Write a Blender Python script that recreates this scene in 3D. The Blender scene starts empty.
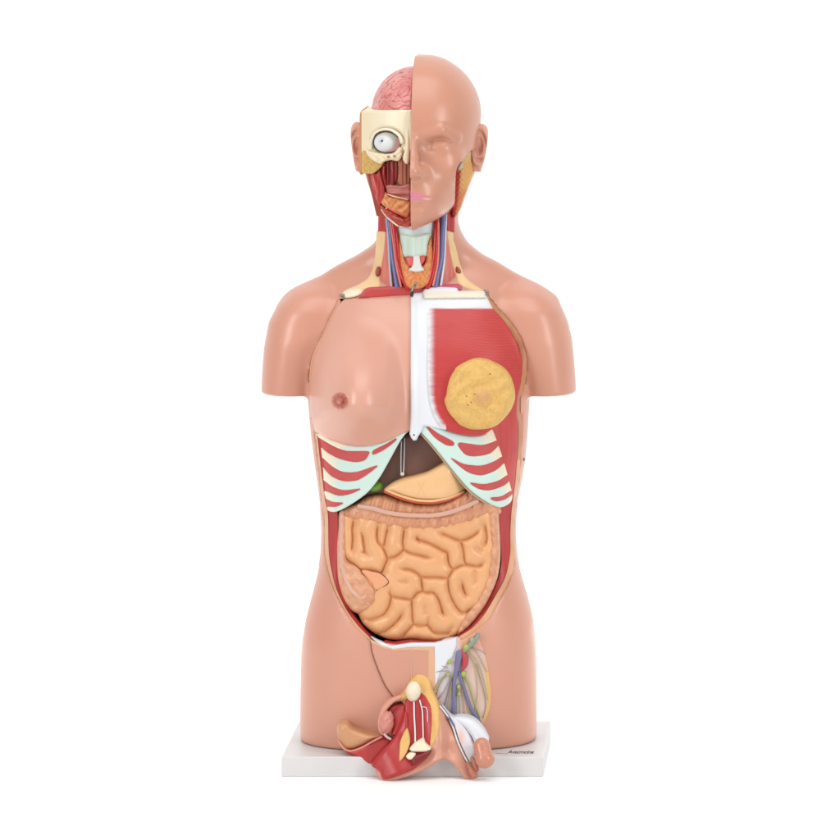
import bpy, math, random
import numpy as np
from mathutils import Vector, Matrix
from mathutils.geometry import delaunay_2d_cdt
rng = np.random.default_rng(7); random.seed(7)
# ------------------------------------------------------------------ space
# modelling space (u right, v down, w towards the viewer), 1 unit = 1.2 mm; the torso axis is u = 419
S = 0.0012; D = 5000.0; HX = 740.0; HY = -186.0; AX = 419.0; VG = 758.3
def toW(a):
    a = np.asarray(a, float)
    return np.stack([(a[..., 0]-AX)*S, -a[..., 2]*S, (VG-a[..., 1])*S], -1)
def pinv(px, py, w):
    m = D/(D-np.asarray(w, float))
    return HX+(np.asarray(px, float)-HX)/m, HY+(np.asarray(py, float)-HY)/m
def proj(u, v, w):
    m = D/(D-w); return HX+(u-HX)*m, HY+(v-HY)*m
def P3(px, py, w):
    u, v = pinv(px, py, w); return np.stack([u, v, np.zeros_like(u)+w], -1)

sc = bpy.context.scene
COL = sc.collection
def lin(c):
    c = np.asarray(c, float)/255.0
    return np.where(c <= 0.04045, c/12.92, ((c+0.055)/1.055)**2.4)
GAIN = 0.80
def rgb(r, g, b): return lin((r, g, b))*GAIN

# ------------------------------------------------------------------ materials
MATS = {}
def mat(name, col=(1, 1, 1), rough=0.36, attr=False, noise=None, col2=None, bump=None, wave=None, spec=0.5, coat=0.0):
    """noise=(scale, stretch_xyz, amount): mixes col2 in; bump=(scale, stretch, strength, dist)"""
    if name in MATS: return MATS[name]
    m = bpy.data.materials.new(name); m.use_nodes = True; nt = m.node_tree; N = nt.nodes; L = nt.links
    b = N['Principled BSDF']; b.inputs['Roughness'].default_value = rough
    b.inputs['Specular IOR Level'].default_value = spec
    b.inputs['Coat Weight'].default_value = coat; b.inputs['Coat Roughness'].default_value = 0.15
    tc = N.new('ShaderNodeTexCoord')
    if attr:
        a = N.new('ShaderNodeAttribute'); a.attribute_name = 'Col'; src = a.outputs['Color']
    else:
        a = N.new('ShaderNodeRGB'); a.outputs[0].default_value = (*col, 1); src = a.outputs[0]
    def nz(scale, st, det=4):
        mp = N.new('ShaderNodeMapping'); mp.inputs['Scale'].default_value = st; L.new(tc.outputs['Object'], mp.inputs[0])
        n = N.new('ShaderNodeTexNoise'); n.inputs['Scale'].default_value = scale; n.inputs['Detail'].default_value = det
        L.new(mp.outputs[0], n.inputs['Vector']); return n.outputs['Fac']
    if noise:
        f = nz(noise[0], noise[1]); r = N.new('ShaderNodeValToRGB')
        r.color_ramp.elements[0].position = 0.42; r.color_ramp.elements[1].position = 0.66
        L.new(f, r.inputs[0])
        mu = N.new('ShaderNodeMath'); mu.operation = 'MULTIPLY'; mu.inputs[1].default_value = noise[2]; L.new(r.outputs[0], mu.inputs[0])
        mx = N.new('ShaderNodeMix'); mx.data_type = 'RGBA'; L.new(mu.outputs[0], mx.inputs[0]); L.new(src, mx.inputs[6])
        mx.inputs[7].default_value = (*col2, 1); src = mx.outputs[2]
    # faint unevenness of the moulded, hand painted plastic
    f = nz(22, (1, 1, 1), 3); hv = N.new('ShaderNodeHueSaturation'); mr = N.new('ShaderNodeMapRange')
    mr.inputs[3].default_value = 0.965; mr.inputs[4].default_value = 1.035; L.new(f, mr.inputs[0]); L.new(mr.outputs[0], hv.inputs['Value'])
    L.new(src, hv.inputs['Color']); src = hv.outputs[0]
    L.new(src, b.inputs['Base Color'])
    f2 = nz(60, (1, 1, 1), 3); mr2 = N.new('ShaderNodeMapRange'); mr2.inputs[3].default_value = rough-0.05; mr2.inputs[4].default_value = rough+0.07
    L.new(f2, mr2.inputs[0]); L.new(mr2.outputs[0], b.inputs['Roughness'])
    if bump:
        f = nz(bump[0], bump[1], 3); bp = N.new('ShaderNodeBump'); bp.inputs['Strength'].default_value = bump[2]
        bp.inputs['Distance'].default_value = bump[3]; L.new(f, bp.inputs['Height']); L.new(bp.outputs[0], b.inputs['Normal'])
    MATS[name] = m; return m

SKIN = rgb(223, 161, 137); SKIN2 = rgb(230, 171, 149); TAN = rgb(214, 158, 118)
RED = rgb(202, 62, 60); DRED = rgb(150, 36, 32); CREAM = rgb(252, 240, 212); MINT = rgb(218, 242, 231)
WHITE = rgb(238, 241, 246); FAT = rgb(240, 192, 116); PINK = rgb(232, 130, 122); BLUE = rgb(112, 116, 165)
ORANGE = rgb(238, 160, 98); BONE = rgb(252, 238, 206)
m_skin = mat('skin_plastic', SKIN, 0.32, noise=(9, (1, 1, 1), 0.22), col2=rgb(224, 150, 128), bump=(420, (1, 1, 1), 0.02, 0.0006))
m_skin2 = mat('breast_skin_plastic', SKIN2, 0.31)
m_attr = mat('painted_plastic', attr=True, rough=0.38)
m_gloss = mat('glossy_painted_plastic', attr=True, rough=0.24)
m_matte = mat('matte_painted_plastic', attr=True, rough=0.55)
m_thigh = mat('thigh_red', rgb(192, 54, 52), 0.36, noise=(110, (1, 1, 0.3), 0.5), col2=rgb(166, 40, 42), bump=(120, (1, 1, 0.3), 0.15, 0.001))
m_red = mat('muscle_red', RED, 0.45, noise=(120, (1, 1, 0.16), 0.45), col2=rgb(180, 48, 50), bump=(160, (1, 1, 0.16), 0.12, 0.001))
m_wall = mat('muscle_wall_red', rgb(196, 62, 62), 0.42, noise=(150, (1, 1, 0.06), 0.4), col2=rgb(168, 44, 46))
m_pec = mat('pectoral_red', attr=True, rough=0.42, noise=(150, (0.25, 1, 1.3), 0.25), col2=rgb(190, 50, 52), bump=(150, (0.2, 1, 1.3), 0.08, 0.001))
m_fat = mat('fat_yellow', FAT, 0.5, noise=(130, (1, 1, 1), 0.35), col2=rgb(226, 168, 84), bump=(300, (1, 1, 1), 0.15, 0.0008))
m_cream = mat('cream_plastic', CREAM, 0.4)
m_white = mat('white_plastic', WHITE, 0.32)
m_base = mat('base_white', rgb(228, 226, 225), 0.38, bump=(90, (1, 1, 1), 0.02, 0.001))
m_mint = mat('cartilage_mint', attr=True, rough=0.36)
m_liver = mat('liver_brown', rgb(128, 88, 74), 0.4, noise=(25, (1, 1, 1), 0.35), col2=rgb(112, 76, 62))
m_dark = mat('painted_hollow_shade', rgb(30, 16, 14), 0.7)  # near-black colour paints the shade deep inside the cavity
m_colon = mat('colon_flesh', rgb(226, 160, 118), 0.36, noise=(75, (1.6, 1, 0.22), 0.75), col2=rgb(204, 132, 98), bump=(120, (1.5, 1, 0.25), 0.3, 0.0016))
m_colon2 = mat('colon_side_flesh', rgb(232, 172, 132), 0.36, noise=(85, (0.5, 1, 1.4), 0.7), col2=rgb(214, 142, 108), bump=(120, (0.6, 1, 1.2), 0.3, 0.0014))
m_metal = mat('clasp_metal', (0.32, 0.29, 0.25), 0.35); m_metal.node_tree.nodes['Principled BSDF'].inputs['Metallic'].default_value = 0.9
m_ink = mat('black_ink', (0.02, 0.02, 0.03), 0.6)
m_seam = mat('dark_seam', rgb(96, 50, 36), 0.6)

# ------------------------------------------------------------------ objects
ORIG = {}
def thing(name, label, cat, uvw, group=None):
    o = bpy.data.objects.new(name, None); COL.objects.link(o); o.empty_display_size = 0.02
    loc = toW(np.array(uvw, float)); o.location = loc; ORIG[o.name] = loc
    o['label'] = label; o['category'] = cat
    if group: o['group'] = group
    return o
def mk(name, V, F, m, parent=None, col=None, label=None, smooth=True, world=False):
    """V in modelling space (or world), F list/array of faces already facing outwards in world space"""
    W = np.asarray(V, float) if world else toW(V)
    loc = ORIG.get(parent.name, None) if parent is not None else None
    off = np.zeros(3)
    if parent is not None:
        off = np.array(loc)
    me = bpy.data.meshes.new(name)
    W = W-off
    if isinstance(F, np.ndarray):
        n, k = F.shape
        me.vertices.add(len(W)); me.vertices.foreach_set('co', W.astype(np.float32).ravel())
        me.loops.add(n*k); me.loops.foreach_set('vertex_index', F.astype(np.int32).ravel())
        me.polygons.add(n); me.polygons.foreach_set('loop_start', np.arange(0, n*k, k, dtype=np.int32))
        me.polygons.foreach_set('loop_total', np.full(n, k, dtype=np.int32))
        me.update(calc_edges=True)
    else:
        me.from_pydata([tuple(x) for x in W], [], [tuple(f) for f in F])
    me.validate()
    if smooth: me.polygons.foreach_set('use_smooth', [True]*len(me.polygons))
    if col is not None:
        c = np.ones((len(W), 4), np.float32); c[:, :3] = col
        a = me.attributes.new('Col', 'FLOAT_COLOR', 'POINT'); a.data.foreach_set('color', c.ravel())
    me.materials.append(m)
    o = bpy.data.objects.new(name, me); COL.objects.link(o)
    if parent is not None: o.parent = parent; ORIG[o.name] = np.array(loc)
    if label: o['label'] = label
    return o

# ------------------------------------------------------------------ curves and polygons
def spline(pts, step=1.5, closed=False):
    p = np.asarray(pts, float); n = len(p)
    if closed: q = np.vstack([p[-1], p, p[0], p[1]])
    else: q = np.vstack([2*p[0]-p[1], p, 2*p[-1]-p[-2]])
    out = []
    for i in range(1, (n+1 if closed else n)):
        a, b, c, d = q[i-1], q[i], q[i+1], q[i+2]
        k = max(2, int(np.linalg.norm(c-b)/step))
        t = np.linspace(0, 1, k, endpoint=False)[:, None]
        # centripetal-ish: tension keeps corners tidy
        m1 = (c-a)*0.45; m2 = (d-b)*0.45
        out.append((2*t**3-3*t**2+1)*b+(t**3-2*t**2+t)*m1+(-2*t**3+3*t**2)*c+(t**3-t**2)*m2)
    out = np.vstack(out)
    if not closed: out = np.vstack([out, p[-1]])
    return out
def resamp(pts, n):
    p = np.asarray(pts, float); s = np.r_[0, np.cumsum(np.linalg.norm(np.diff(p, axis=0), axis=1))]
    t = np.linspace(0, s[-1], n); return np.stack([np.interp(t, s, p[:, k]) for k in range(p.shape[1])], -1)
def densify(poly, step):
    p = np.asarray(poly, float); out = []
    for a, b in zip(p, np.roll(p, -1, 0)):
        k = max(1, int(round(np.linalg.norm(b-a)/step)))
        out.append(a+(b-a)*np.linspace(0, 1, k, endpoint=False)[:, None])
    return np.vstack(out)
def segdist(q, a, b):
    """min distance of points q (N,2) to segments a->b (M,2)"""
    best = np.full(len(q), 1e9)
    for A, B in zip(a, b):
        d = B-A; L2 = (d*d).sum()+1e-9
        t = np.clip(((q-A)@d)/L2, 0, 1)
        e = q-(A+t[:, None]*d); best = np.minimum(best, (e*e).sum(1))
    return np.sqrt(best)
def inside(q, poly):
    x, y = q[:, 0], q[:, 1]; c = np.zeros(len(q), bool); p = np.asarray(poly)
    for (x1, y1), (x2, y2) in zip(p, np.roll(p, -1, 0)):
        if y1 == y2: continue
        k = ((y1 > y) != (y2 > y)) & (x < (x2-x1)*(y-y1)/(y2-y1)+x1); c ^= k
    return c
def polysd(q, poly):
    p = np.asarray(poly, float); d = segdist(q, p, np.roll(p, -1, 0))
    return np.where(inside(q, p), -d, d)
def linesd(q, lines):
    best = np.full(len(q), 1e9)
    for l in lines:
        l = np.asarray(l, float); best = np.minimum(best, segdist(q, l[:-1], l[1:]))
    return best

# ------------------------------------------------------------------ implicit surfaces
def smin(a, b, k):
    h = np.clip(0.5+0.5*(b-a)/k, 0, 1); return b*(1-h)+a*h-k*h*(1-h)
def smax(a, b, k): return -smin(-a, -b, k)
def tab(t, v, sm=4.0):
    t = np.asarray(t, float); fine = np.arange(t[0, 0]-30, t[-1, 0]+30, 1.0); val = np.interp(fine, t[:, 0], t[:, 1])
    k = np.arange(-int(3*sm), int(3*sm)+1); g = np.exp(-0.5*(k/sm)**2); g /= g.sum()
    val = np.convolve(np.pad(val, len(k)//2, mode='edge'), g, 'valid')
    return np.interp(v, fine, val).astype(np.float32)
def grid(lo, hi, st):
    ax = [np.arange(lo[i], hi[i]+st, st, dtype=np.float32) for i in range(3)]
    return ax, np.meshgrid(*ax, indexing='ij', sparse=True)
def nets(f, ax):
    st = ax[0][1]-ax[0][0]; org = np.array([a[0] for a in ax])
    s = f < 0
    cs = [(a, b, c) for a in (0, 1) for b in (0, 1) for c in (0, 1)]
    n = np.zeros(tuple(x-1 for x in f.shape), np.int8)
    for a, b, c in cs: n += s[a:f.shape[0]-1+a, b:f.shape[1]-1+b, c:f.shape[2]-1+c]
    act = np.argwhere((n > 0) & (n < 8))
    idx = np.full(n.shape, -1, np.int32); idx[tuple(act.T)] = np.arange(len(act))
    val = {c: f[act[:, 0]+c[0], act[:, 1]+c[1], act[:, 2]+c[2]] for c in cs}
    pos = np.zeros((len(act), 3)); cnt = np.zeros(len(act))
    for c in cs:
        for k in range(3):
            if c[k]: continue
            d = list(c); d[k] = 1; d = tuple(d); a, b = val[c], val[d]
            x = (a < 0) != (b < 0); t = np.where(x, a/np.where(x, a-b, 1), 0)
            p = np.array(c, float)[None].repeat(len(act), 0); p[:, k] += t
            pos += p*x[:, None]; cnt += x
    V = org+st*(act+pos/cnt[:, None])
    Q = []
    for k in range(3):
        j, l = (k+1) % 3, (k+2) % 3
        a = [slice(None)]*3; b = [slice(None)]*3; a[k] = slice(0, -1); b[k] = slice(1, None)
        e = np.argwhere(s[tuple(a)] != s[tuple(b)])
        e = e[(e[:, j] > 0) & (e[:, l] > 0) & (e[:, j] < n.shape[j]) & (e[:, l] < n.shape[l])]
        low = s[tuple(e.T)]
        def at(dj, dl):
            q = e.copy(); q[:, j] += dj; q[:, l] += dl; return idx[tuple(q.T)]
        q = np.stack([at(-1, -1), at(0, -1), at(0, 0), at(-1, 0)], -1)
        q[~low] = q[~low][:, ::-1]; Q.append(q)
    Q = np.vstack(Q)[:, ::-1]           # modelling space is left-handed
    return V, Q[(Q >= 0).all(1)]
def relax(V, Q, it=2, lam=0.5):
    for _ in range(it):
        acc = np.zeros_like(V); c = np.zeros(len(V))
        for a in range(4):
            b = (a+1) % 4
            np.add.at(acc, Q[:, a], V[Q[:, b]]); np.add.at(c, Q[:, a], 1)
            np.add.at(acc, Q[:, b], V[Q[:, a]]); np.add.at(c, Q[:, b], 1)
        V = V+lam*(acc/np.maximum(c, 1)[:, None]-V)
    return V
def rowell(U, W, a0, a1, f, b, n):
    """superellipse rows: left a0, right a1, front f, back b (arrays over v)"""
    c = (a0+a1)/2; a = np.maximum((a1-a0)/2, 0.5); wc = (f-b)/2; d = np.maximum((f+b)/2, 0.5)
    q = (np.abs((U-c)/a)**n+np.abs((W-wc)/d)**n)**(1/n)
    return (q-1)*np.minimum(a, d)
def ell(U, V, W, c, r):
    q = np.sqrt(((U-c[0])/r[0])**2+((V-c[1])/r[1])**2+((W-c[2])/r[2])**2)
    return (q-1)*min(r)
def caps(U, V, W, a, b, ra, rb):
    a = np.array(a, np.float32); b = np.array(b, np.float32); d = b-a; L2 = float((d*d).sum())
    t = np.clip(((U-a[0])*d[0]+(V-a[1])*d[1]+(W-a[2])*d[2])/L2, 0, 1)
    return np.sqrt((U-a[0]-t*d[0])**2+(V-a[1]-t*d[1])**2+(W-a[2]-t*d[2])**2)-(ra+(rb-ra)*t)

class Img2:
    def __init__(s, arr, x0, y0, st): s.a, s.x0, s.y0, s.st = arr, x0, y0, st
    def __call__(s, x, y):
        fx = np.clip((np.asarray(x, float)-s.x0)/s.st, 1, s.a.shape[0]-2.001); fy = np.clip((np.asarray(y, float)-s.y0)/s.st, 1, s.a.shape[1]-2.001)
        i = fx.astype(int); j = fy.astype(int); fx = fx-i; fy = fy-j
        bs = lambda t: ((1-t)**3/6, (3*t**3-6*t*t+4)/6, (-3*t**3+3*t*t+3*t+1)/6, t**3/6)
        wx, wy = bs(fx), bs(fy); out = 0
        for p in range(4):
            for q in range(4): out = out+s.a[i+p-1, j+q-1]*wx[p]*wy[q]
        return out

# ------------------------------------------------------------------ generic builders
def panel(name, poly, wf, thick, m, parent, step=1.6, holes=(), rr=0, rh=0, colf=None, sm=True, label=None, smooth_poly=True, hstep=None):
    """solid relief: outline seen from the front, front height wf(px,py), straight sides going back by thick"""
    P = spline(poly, step, True) if smooth_poly else np.asarray(poly, float)
    P = densify(P, step); H = [densify(spline(h, step, True), step) for h in holes]
    x0, y0 = P.min(0); x1, y1 = P.max(0)
    gx, gy = np.meshgrid(np.arange(x0, x1, step), np.arange(y0, y1, step*0.87)); gx = gx+(np.arange(gx.shape[0]) % 2)[:, None]*step/2
    g = np.stack([gx.ravel(), gy.ravel()], -1)
    sd = polysd(g, P)
    for h in H: sd = np.maximum(sd, -polysd(g, h))
    g = g[sd < -0.55*step]
    pts = [P]+H+[g]; allp = np.vstack(pts); E = []; o = 0
    for lp in [P]+H:
        n = len(lp); E += [(o+i, o+(i+1) % n) for i in range(n)]; o += n
    r = delaunay_2d_cdt([Vector(p) for p in allp], E, [], 0, 1e-5)
    v = np.array([tuple(p) for p in r[0]]); t = np.array([f for f in r[2] if len(f) == 3])
    c = v[t].mean(1); k = inside(c, P)
    for h in H: k &= ~inside(c, h)
    t = t[k]
    a, b, cc = v[t[:, 0]], v[t[:, 1]], v[t[:, 2]]
    ar = (b[:, 0]-a[:, 0])*-(cc[:, 1]-a[:, 1])+(b[:, 1]-a[:, 1])*(cc[:, 0]-a[:, 0])
    t[ar < 0] = t[ar < 0][:, ::-1]
    bd = segdist(v, P, np.roll(P, -1, 0))
    for h in H: bd = np.minimum(bd, segdist(v, h, np.roll(h, -1, 0)))
    w = np.asarray(wf(v[:, 0], v[:, 1]), float)+np.zeros(len(v))
    if rr > 0:
        q = 1-np.clip(bd/rr, 0, 1); w = w-rh*(1-np.sqrt(np.maximum(1-q*q, 0)))
    fr = P3(v[:, 0], v[:, 1], w); n = len(v)
    bk = fr.copy(); bk[:, 2] -= thick
    ed = {}
    for f in t:
        for i in range(3): ed[(f[i], f[(i+1) % 3])] = 1
    be = np.array([e for e in ed if (e[1], e[0]) not in ed])
    bi = np.unique(be); mp = {x: i for i, x in enumerate(bi)}; nb = len(bi)
    V = np.vstack([fr, bk, fr[bi], bk[bi]])
    e = np.array([(mp[x], mp[y]) for x, y in be])
    A = 2*n+e[:, 0]; B = 2*n+e[:, 1]
    walls = np.vstack([np.stack([A, A+nb, B+nb], -1), np.stack([A, B+nb, B], -1)])
    F = np.vstack([t, t[:, ::-1]+n, walls])
    col = None
    if colf is not None:
        c = np.asarray(colf(v[:, 0], v[:, 1], bd), float)+np.zeros((n, 3)); col = np.vstack([c, c, c[bi], c[bi]])
    return mk(name, V, F, m, parent, col, label)

def tube(name, pts, r, m, parent, n=10, flat=1.0, step=1.2, uvw=False, col=None, label=None, smooth=True):
    """tube along (px,py,w) points; r scalar or per-point"""
    p = np.asarray(pts, float); rad = np.zeros(len(p))+r
    q = np.hstack([p, rad[:, None]])
    if smooth and len(p) > 2: q = spline(q, step)
    else: q = resamp(q, max(2, int(np.linalg.norm(np.diff(p, axis=0), axis=1).sum()/step)))
    c = q[:, :3] if uvw else P3(q[:, 0], q[:, 1], q[:, 2]); R = q[:, 3]
    T = np.gradient(c, axis=0); T /= np.linalg.norm(T, axis=1)[:, None]+1e-9
    ref = np.array([0, 0, 1.0]); 
    if abs(T[:, 2]).mean() > 0.8: ref = np.array([1.0, 0, 0])
    N1 = np.cross(T, ref); N1 /= np.linalg.norm(N1, axis=1)[:, None]+1e-9; N2 = np.cross(N1, T)
    an = np.linspace(0, 2*np.pi, n, endpoint=False)
    ring = c[:, None]+R[:, None, None]*(N1[:, None]*np.cos(an)[None, :, None]+flat*N2[:, None]*np.sin(an)[None, :, None])
    K = len(c); V = np.vstack([ring.reshape(-1, 3), c[:1]-T[:1]*R[0]*0.5, c[-1:]+T[-1:]*R[-1]*0.5]); F = []
    for i in range(K-1):
        for j in range(n):
            a, b = i*n+j, i*n+(j+1) % n; F.append((a, b, b+n, a+n))
    for j in range(n):
        F.append((K*n, (j+1) % n, j)); F.append((K*n+1, (K-1)*n+j, (K-1)*n+(j+1) % n))
    o = mk(name, V, F, m, parent, None if col is None else np.zeros((len(V), 3))+col, label)
    fixn(o); return o
def fixn(o):
    import bmesh
    b = bmesh.new(); b.from_mesh(o.data); bmesh.ops.recalc_face_normals(b, faces=b.faces); b.to_mesh(o.data); b.free()
def ribbon(name, A, B, wa, wb, deep, m, parent, n=160, bulge=0.6, sg=9.0, fl=-14):
    """band between two front curves with a rounded face and an inner wall going back"""
    a = resamp(spline(A, 2), n); b = resamp(spline(B, 2), n); mid = (a+b)/2
    WA = np.asarray(wa(a[:, 0], a[:, 1]), float)+np.zeros(n)
    WB = np.asarray(wb(b[:, 0], b[:, 1]), float)+np.zeros(n)
    ks = np.exp(-0.5*(np.arange(-24, 25)/sg)**2); ks /= ks.sum()
    WA, WB = (np.convolve(np.pad(q, 24, mode='edge'), ks, 'valid') for q in (WA, WB))
    p0 = P3(a[:, 0], a[:, 1], WA); p1 = P3(mid[:, 0], mid[:, 1], (WA+WB)/2+bulge); p2 = P3(b[:, 0], b[:, 1], WB)
    p3 = p2.copy(); p3[:, 2] = np.minimum(p2[:, 2]-2, np.maximum(p2[:, 2]-deep, fl)); p4 = p0.copy(); p4[:, 2] = np.minimum(p0[:, 2]-2, np.maximum(p0[:, 2]-deep, fl))
    rows = [p0, p1, p2, p2.copy(), p3, p4, p0.copy()]
    V = np.vstack(rows); F = []
    for r in (0, 1, 3, 4, 5):
        for i in range(n-1):
            F.append((r*n+i, r*n+i+1, (r+1)*n+i+1, (r+1)*n+i))
    o = mk(name, V, F, m, parent)
    # orient: front faces towards viewer
    me = o.data; me.update()
    if me.polygons[n//2].normal.y > 0: me.flip_normals()
    return o
def sdfmesh(name, f, ax, m, parent, it=2, colf=None, label=None):
    V, Q = nets(f, ax); V = relax(V, Q, it, 0.45)
    col = colf(V) if colf is not None else None
    return mk(name, V, Q, m, parent, col, label)
def blob(name, c, r, m, parent, rot=0, col=None, seg=28, bumpf=None, label=None, px=True):
    """ellipsoid with image-plane rotation; c=(px,py,w)"""
    th = np.linspace(0, np.pi, seg//2+1)[1:-1]; ph = np.linspace(0, 2*np.pi, seg, endpoint=False)
    T, Ph = np.meshgrid(th, ph, indexing='ij')
    d = np.stack([np.sin(T)*np.cos(Ph), np.sin(T)*np.sin(Ph), np.cos(T)], -1).reshape(-1, 3)
    d = np.vstack([d, [[0, 0, 1]], [[0, 0, -1]]]); k = 1.0 if bumpf is None else (1+bumpf(d))[:, None]
    e = d*np.array(r)*k; ca, sa = math.cos(rot), math.sin(rot)
    e = np.stack([e[:, 0]*ca-e[:, 1]*sa, e[:, 0]*sa+e[:, 1]*ca, e[:, 2]], -1)
    V = P3(*[np.float64(x) for x in c])+e if px else np.array(c)+e
    K = len(th); F = []
    for i in range(K-1):
        for j in range(seg):
            a, b = i*seg+j, i*seg+(j+1) % seg; F.append((a, b, b+seg, a+seg))
    for j in range(seg):
        F.append((K*seg, (j+1) % seg, j)); F.append((K*seg+1, (K-1)*seg+j, (K-1)*seg+(j+1) % seg))
    o = mk(name, V, F, m, parent, None if col is None else np.zeros((len(V), 3))+col, label)
    fixn(o); return o
def const(c): return lambda x, y, b: np.zeros((len(x), 3))+c
def mixc(a, b, t):
    t = np.clip(t, 0, 1)[:, None]; return np.asarray(a)*(1-t)+np.asarray(b)*t
def ss(t): t = np.clip(t, 0, 1); return t*t*(3-2*t)

# ================================================================== THE TORSO SHELL
ax, (U, V, W) = grid((255, 196, -94), (583, 741, 92), 1.6)
v = V
up = lambda t, s=3.0: tab(t, v, s)
TL = [(270, 352), (285, 336), (300, 325), (330, 313), (360, 307), (400, 308.6), (430, 311.4), (460, 315.3), (490, 319.6), (500, 320.7), (530, 322.2), (550, 321.4), (570, 318.5), (580, 316), (590, 313.3), (600, 310.6), (620, 305.5), (640, 302.3), (660, 300.8), (720, 300.2), (745, 301)]
TR = [(270, 486), (285, 502), (300, 513), (330, 525), (360, 531), (400, 529.6), (430, 528), (460, 525.5), (480, 522), (500, 518), (530, 515.8), (550, 517), (565, 519), (580, 523), (600, 528.8), (620, 533.5), (640, 535.4), (660, 536.4), (720, 536.6), (745, 536.2)]
TF = [(262, 4), (275, 18), (290, 32), (310, 48), (340, 63), (370, 73), (400, 78), (440, 80), (480, 78), (520, 75), (560, 73), (600, 74), (640, 76), (700, 75), (740, 73)]
TB = [(262, 40), (290, 58), (340, 72), (400, 74), (480, 66), (540, 62), (600, 72), (660, 84), (740, 80)]
torso = rowell(U, W, up(TL), up(TR), up(TF, 5), up(TB, 6), 2.45)
torso = smax(torso, 266-V+0*U, 8)
UL = [(196, 372), (215, 377), (231, 377), (240, 376), (246.4, 370.7), (255, 358), (263.6, 343), (270, 330), (276, 321.4), (285, 303.6), (294, 290), (305, 282)]
UR = [(196, 462), (212, 458), (223, 457), (233.6, 460.7), (244, 467), (255, 480), (262.5, 493), (272, 510), (288.6, 539), (297.5, 552), (305, 558)]
UF = [(196, 26), (240, 26), (255, 14), (270, 8), (285, 9), (305, 4)]
UB = [(196, 56), (240, 54), (270, 52), (305, 50)]
neck = rowell(U, W, up(UL, 1.5), up(UR, 1.5), up(UF, 4), up(UB, 5), 2.3)
neck = smax(neck, V-302+0*U, 6)
body = smin(torso, neck, 9)
AL = [(272, 348), (278, 326), (284, 309), (289, 295.5), (294, 288.5), (305, 277), (322.5, 268), (349, 263.2), (376, 261.4), (400, 260.4)]
AI = [(284, 336), (300, 346), (325, 342), (350, 333), (375, 324), (400, 318)]
BR = [(272, 492), (278, 514), (284, 531), (288.6, 540), (297.5, 552.5), (308, 561.4), (322.5, 567.7), (340, 571.8), (367, 574.4), (400, 576.5)]
BI = [(284, 502), (300, 492), (325, 496), (350, 505), (375, 514), (400, 520)]
AF = [(272, -30), (280, -14), (286, 3), (291, 14), (298, 22), (310, 29), (340, 34), (400, 31)]
AB = [(272, 24), (278, 28), (284, 34), (295, 42), (310, 48), (340, 52), (400, 48)]
for a0, a1 in ((AL, AI), (BI, BR)):
    arm = rowell(U, W, up(a0, 1.5), up(a1, 3), up(AF, 2.5), up(AB, 3), 2.15)
    arm = smax(arm, (274-V)+0*U, 2); arm = smax(arm, V-396+0*U+0.02*np.abs(U-419), 1.2)
    body = smin(body, arm, np.clip(9-(V-330)*0.1, 5, 9).astype(np.float32))
body = np.maximum(body, V-738.4+0*U)
# front height map of the uncut shell
s = body < 0; any_ = s.any(2); last = body.shape[2]-1-np.argmax(s[:, :, ::-1], axis=2); last = np.minimum(last, body.shape[2]-2)
I, J = np.meshgrid(np.arange(body.shape[0]), np.arange(body.shape[1]), indexing='ij')
fa, fb = body[I, J, last], body[I, J, last+1]
hm = np.where(any_, ax[2][last]+1.6*fa/(fa-fb+1e-9), -40)
mk_ = any_.astype(float); hs = np.where(any_, hm, 0.0)
for _ in range(14):
    def bl(q):
        p = np.pad(q, 1, mode='edge'); q = (p[:-2, 1:-1]+2*p[1:-1, 1:-1]+p[2:, 1:-1])/4; p = np.pad(q, 1, mode='edge'); return (p[1:-1, :-2]+2*p[1:-1, 1:-1]+p[1:-1, 2:])/4
    hs = bl(hs); mk_ = bl(mk_)
hm = np.where(any_, hs/np.maximum(mk_, 1e-4), -40)
HM = Img2(hm, ax[0][0], ax[1][0], 1.6)
def wb(px, py, off=0.0):
    w = np.full(np.shape(px), 50.0)
    for _ in range(4): uu, vv = pinv(px, py, w); w = HM(uu, vv)
    return w+off
# opening (front view) : skin / fat boundary
R0 = [(487, 294.5), (490, 298.4), (500.7, 311.8), (511.4, 324.3), (520.4, 338.6), (524.8, 352.9), (526, 367), (524, 385), (520.6, 396), (520.2, 408), (521.3, 422), (521, 440), (519.6, 460), (518, 480), (515.8, 500), (514, 515), (513.4, 535), (514, 552), (512.5, 568), (508, 584), (497, 604), (486.7, 620.7), (474, 632), (460, 640)]
L0 = [(339.5, 299), (325, 330), (313, 357), (309.5, 380), (316, 388), (320, 408), (319, 424), (315.2, 431), (316, 440), (318.3, 460), (320.6, 480), (322.8, 500), (324.6, 520), (325.2, 545), (326.2, 560), (329.4, 575), (334.4, 590), (343.6, 608), (355.4, 625), (370, 641)]
R1 = [(485, 296.5), (488, 302.5), (498.3, 314.8), (508.8, 328.2), (517.6, 343.6), (521.4, 358), (522, 372), (520.4, 385), (517.6, 397), (516.5, 412), (518.2, 424), (518.4, 440), (517.2, 460), (515.4, 480), (513, 500), (511.2, 515), (510.3, 535), (510.5, 550), (509, 562), (505, 578), (495.5, 596), (484, 615), (472.4, 628), (458, 637.5)]
L1 = [(341, 301), (327, 331), (315.5, 357), (312, 380), (318, 390), (321, 408), (320, 424), (316.6, 431), (317.8, 440), (320, 460), (322.4, 480), (325, 500), (328, 516), (328.4, 545), (329.6, 560), (333, 577), (338, 593), (347, 611), (358.4, 626.5), (372, 640)]
R2 = [(499.5, 500), (499.6, 520), (500.5, 540), (501.5, 560), (498.5, 578), (490.5, 596), (481, 611.5), (470, 626), (456, 636.5)]
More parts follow.
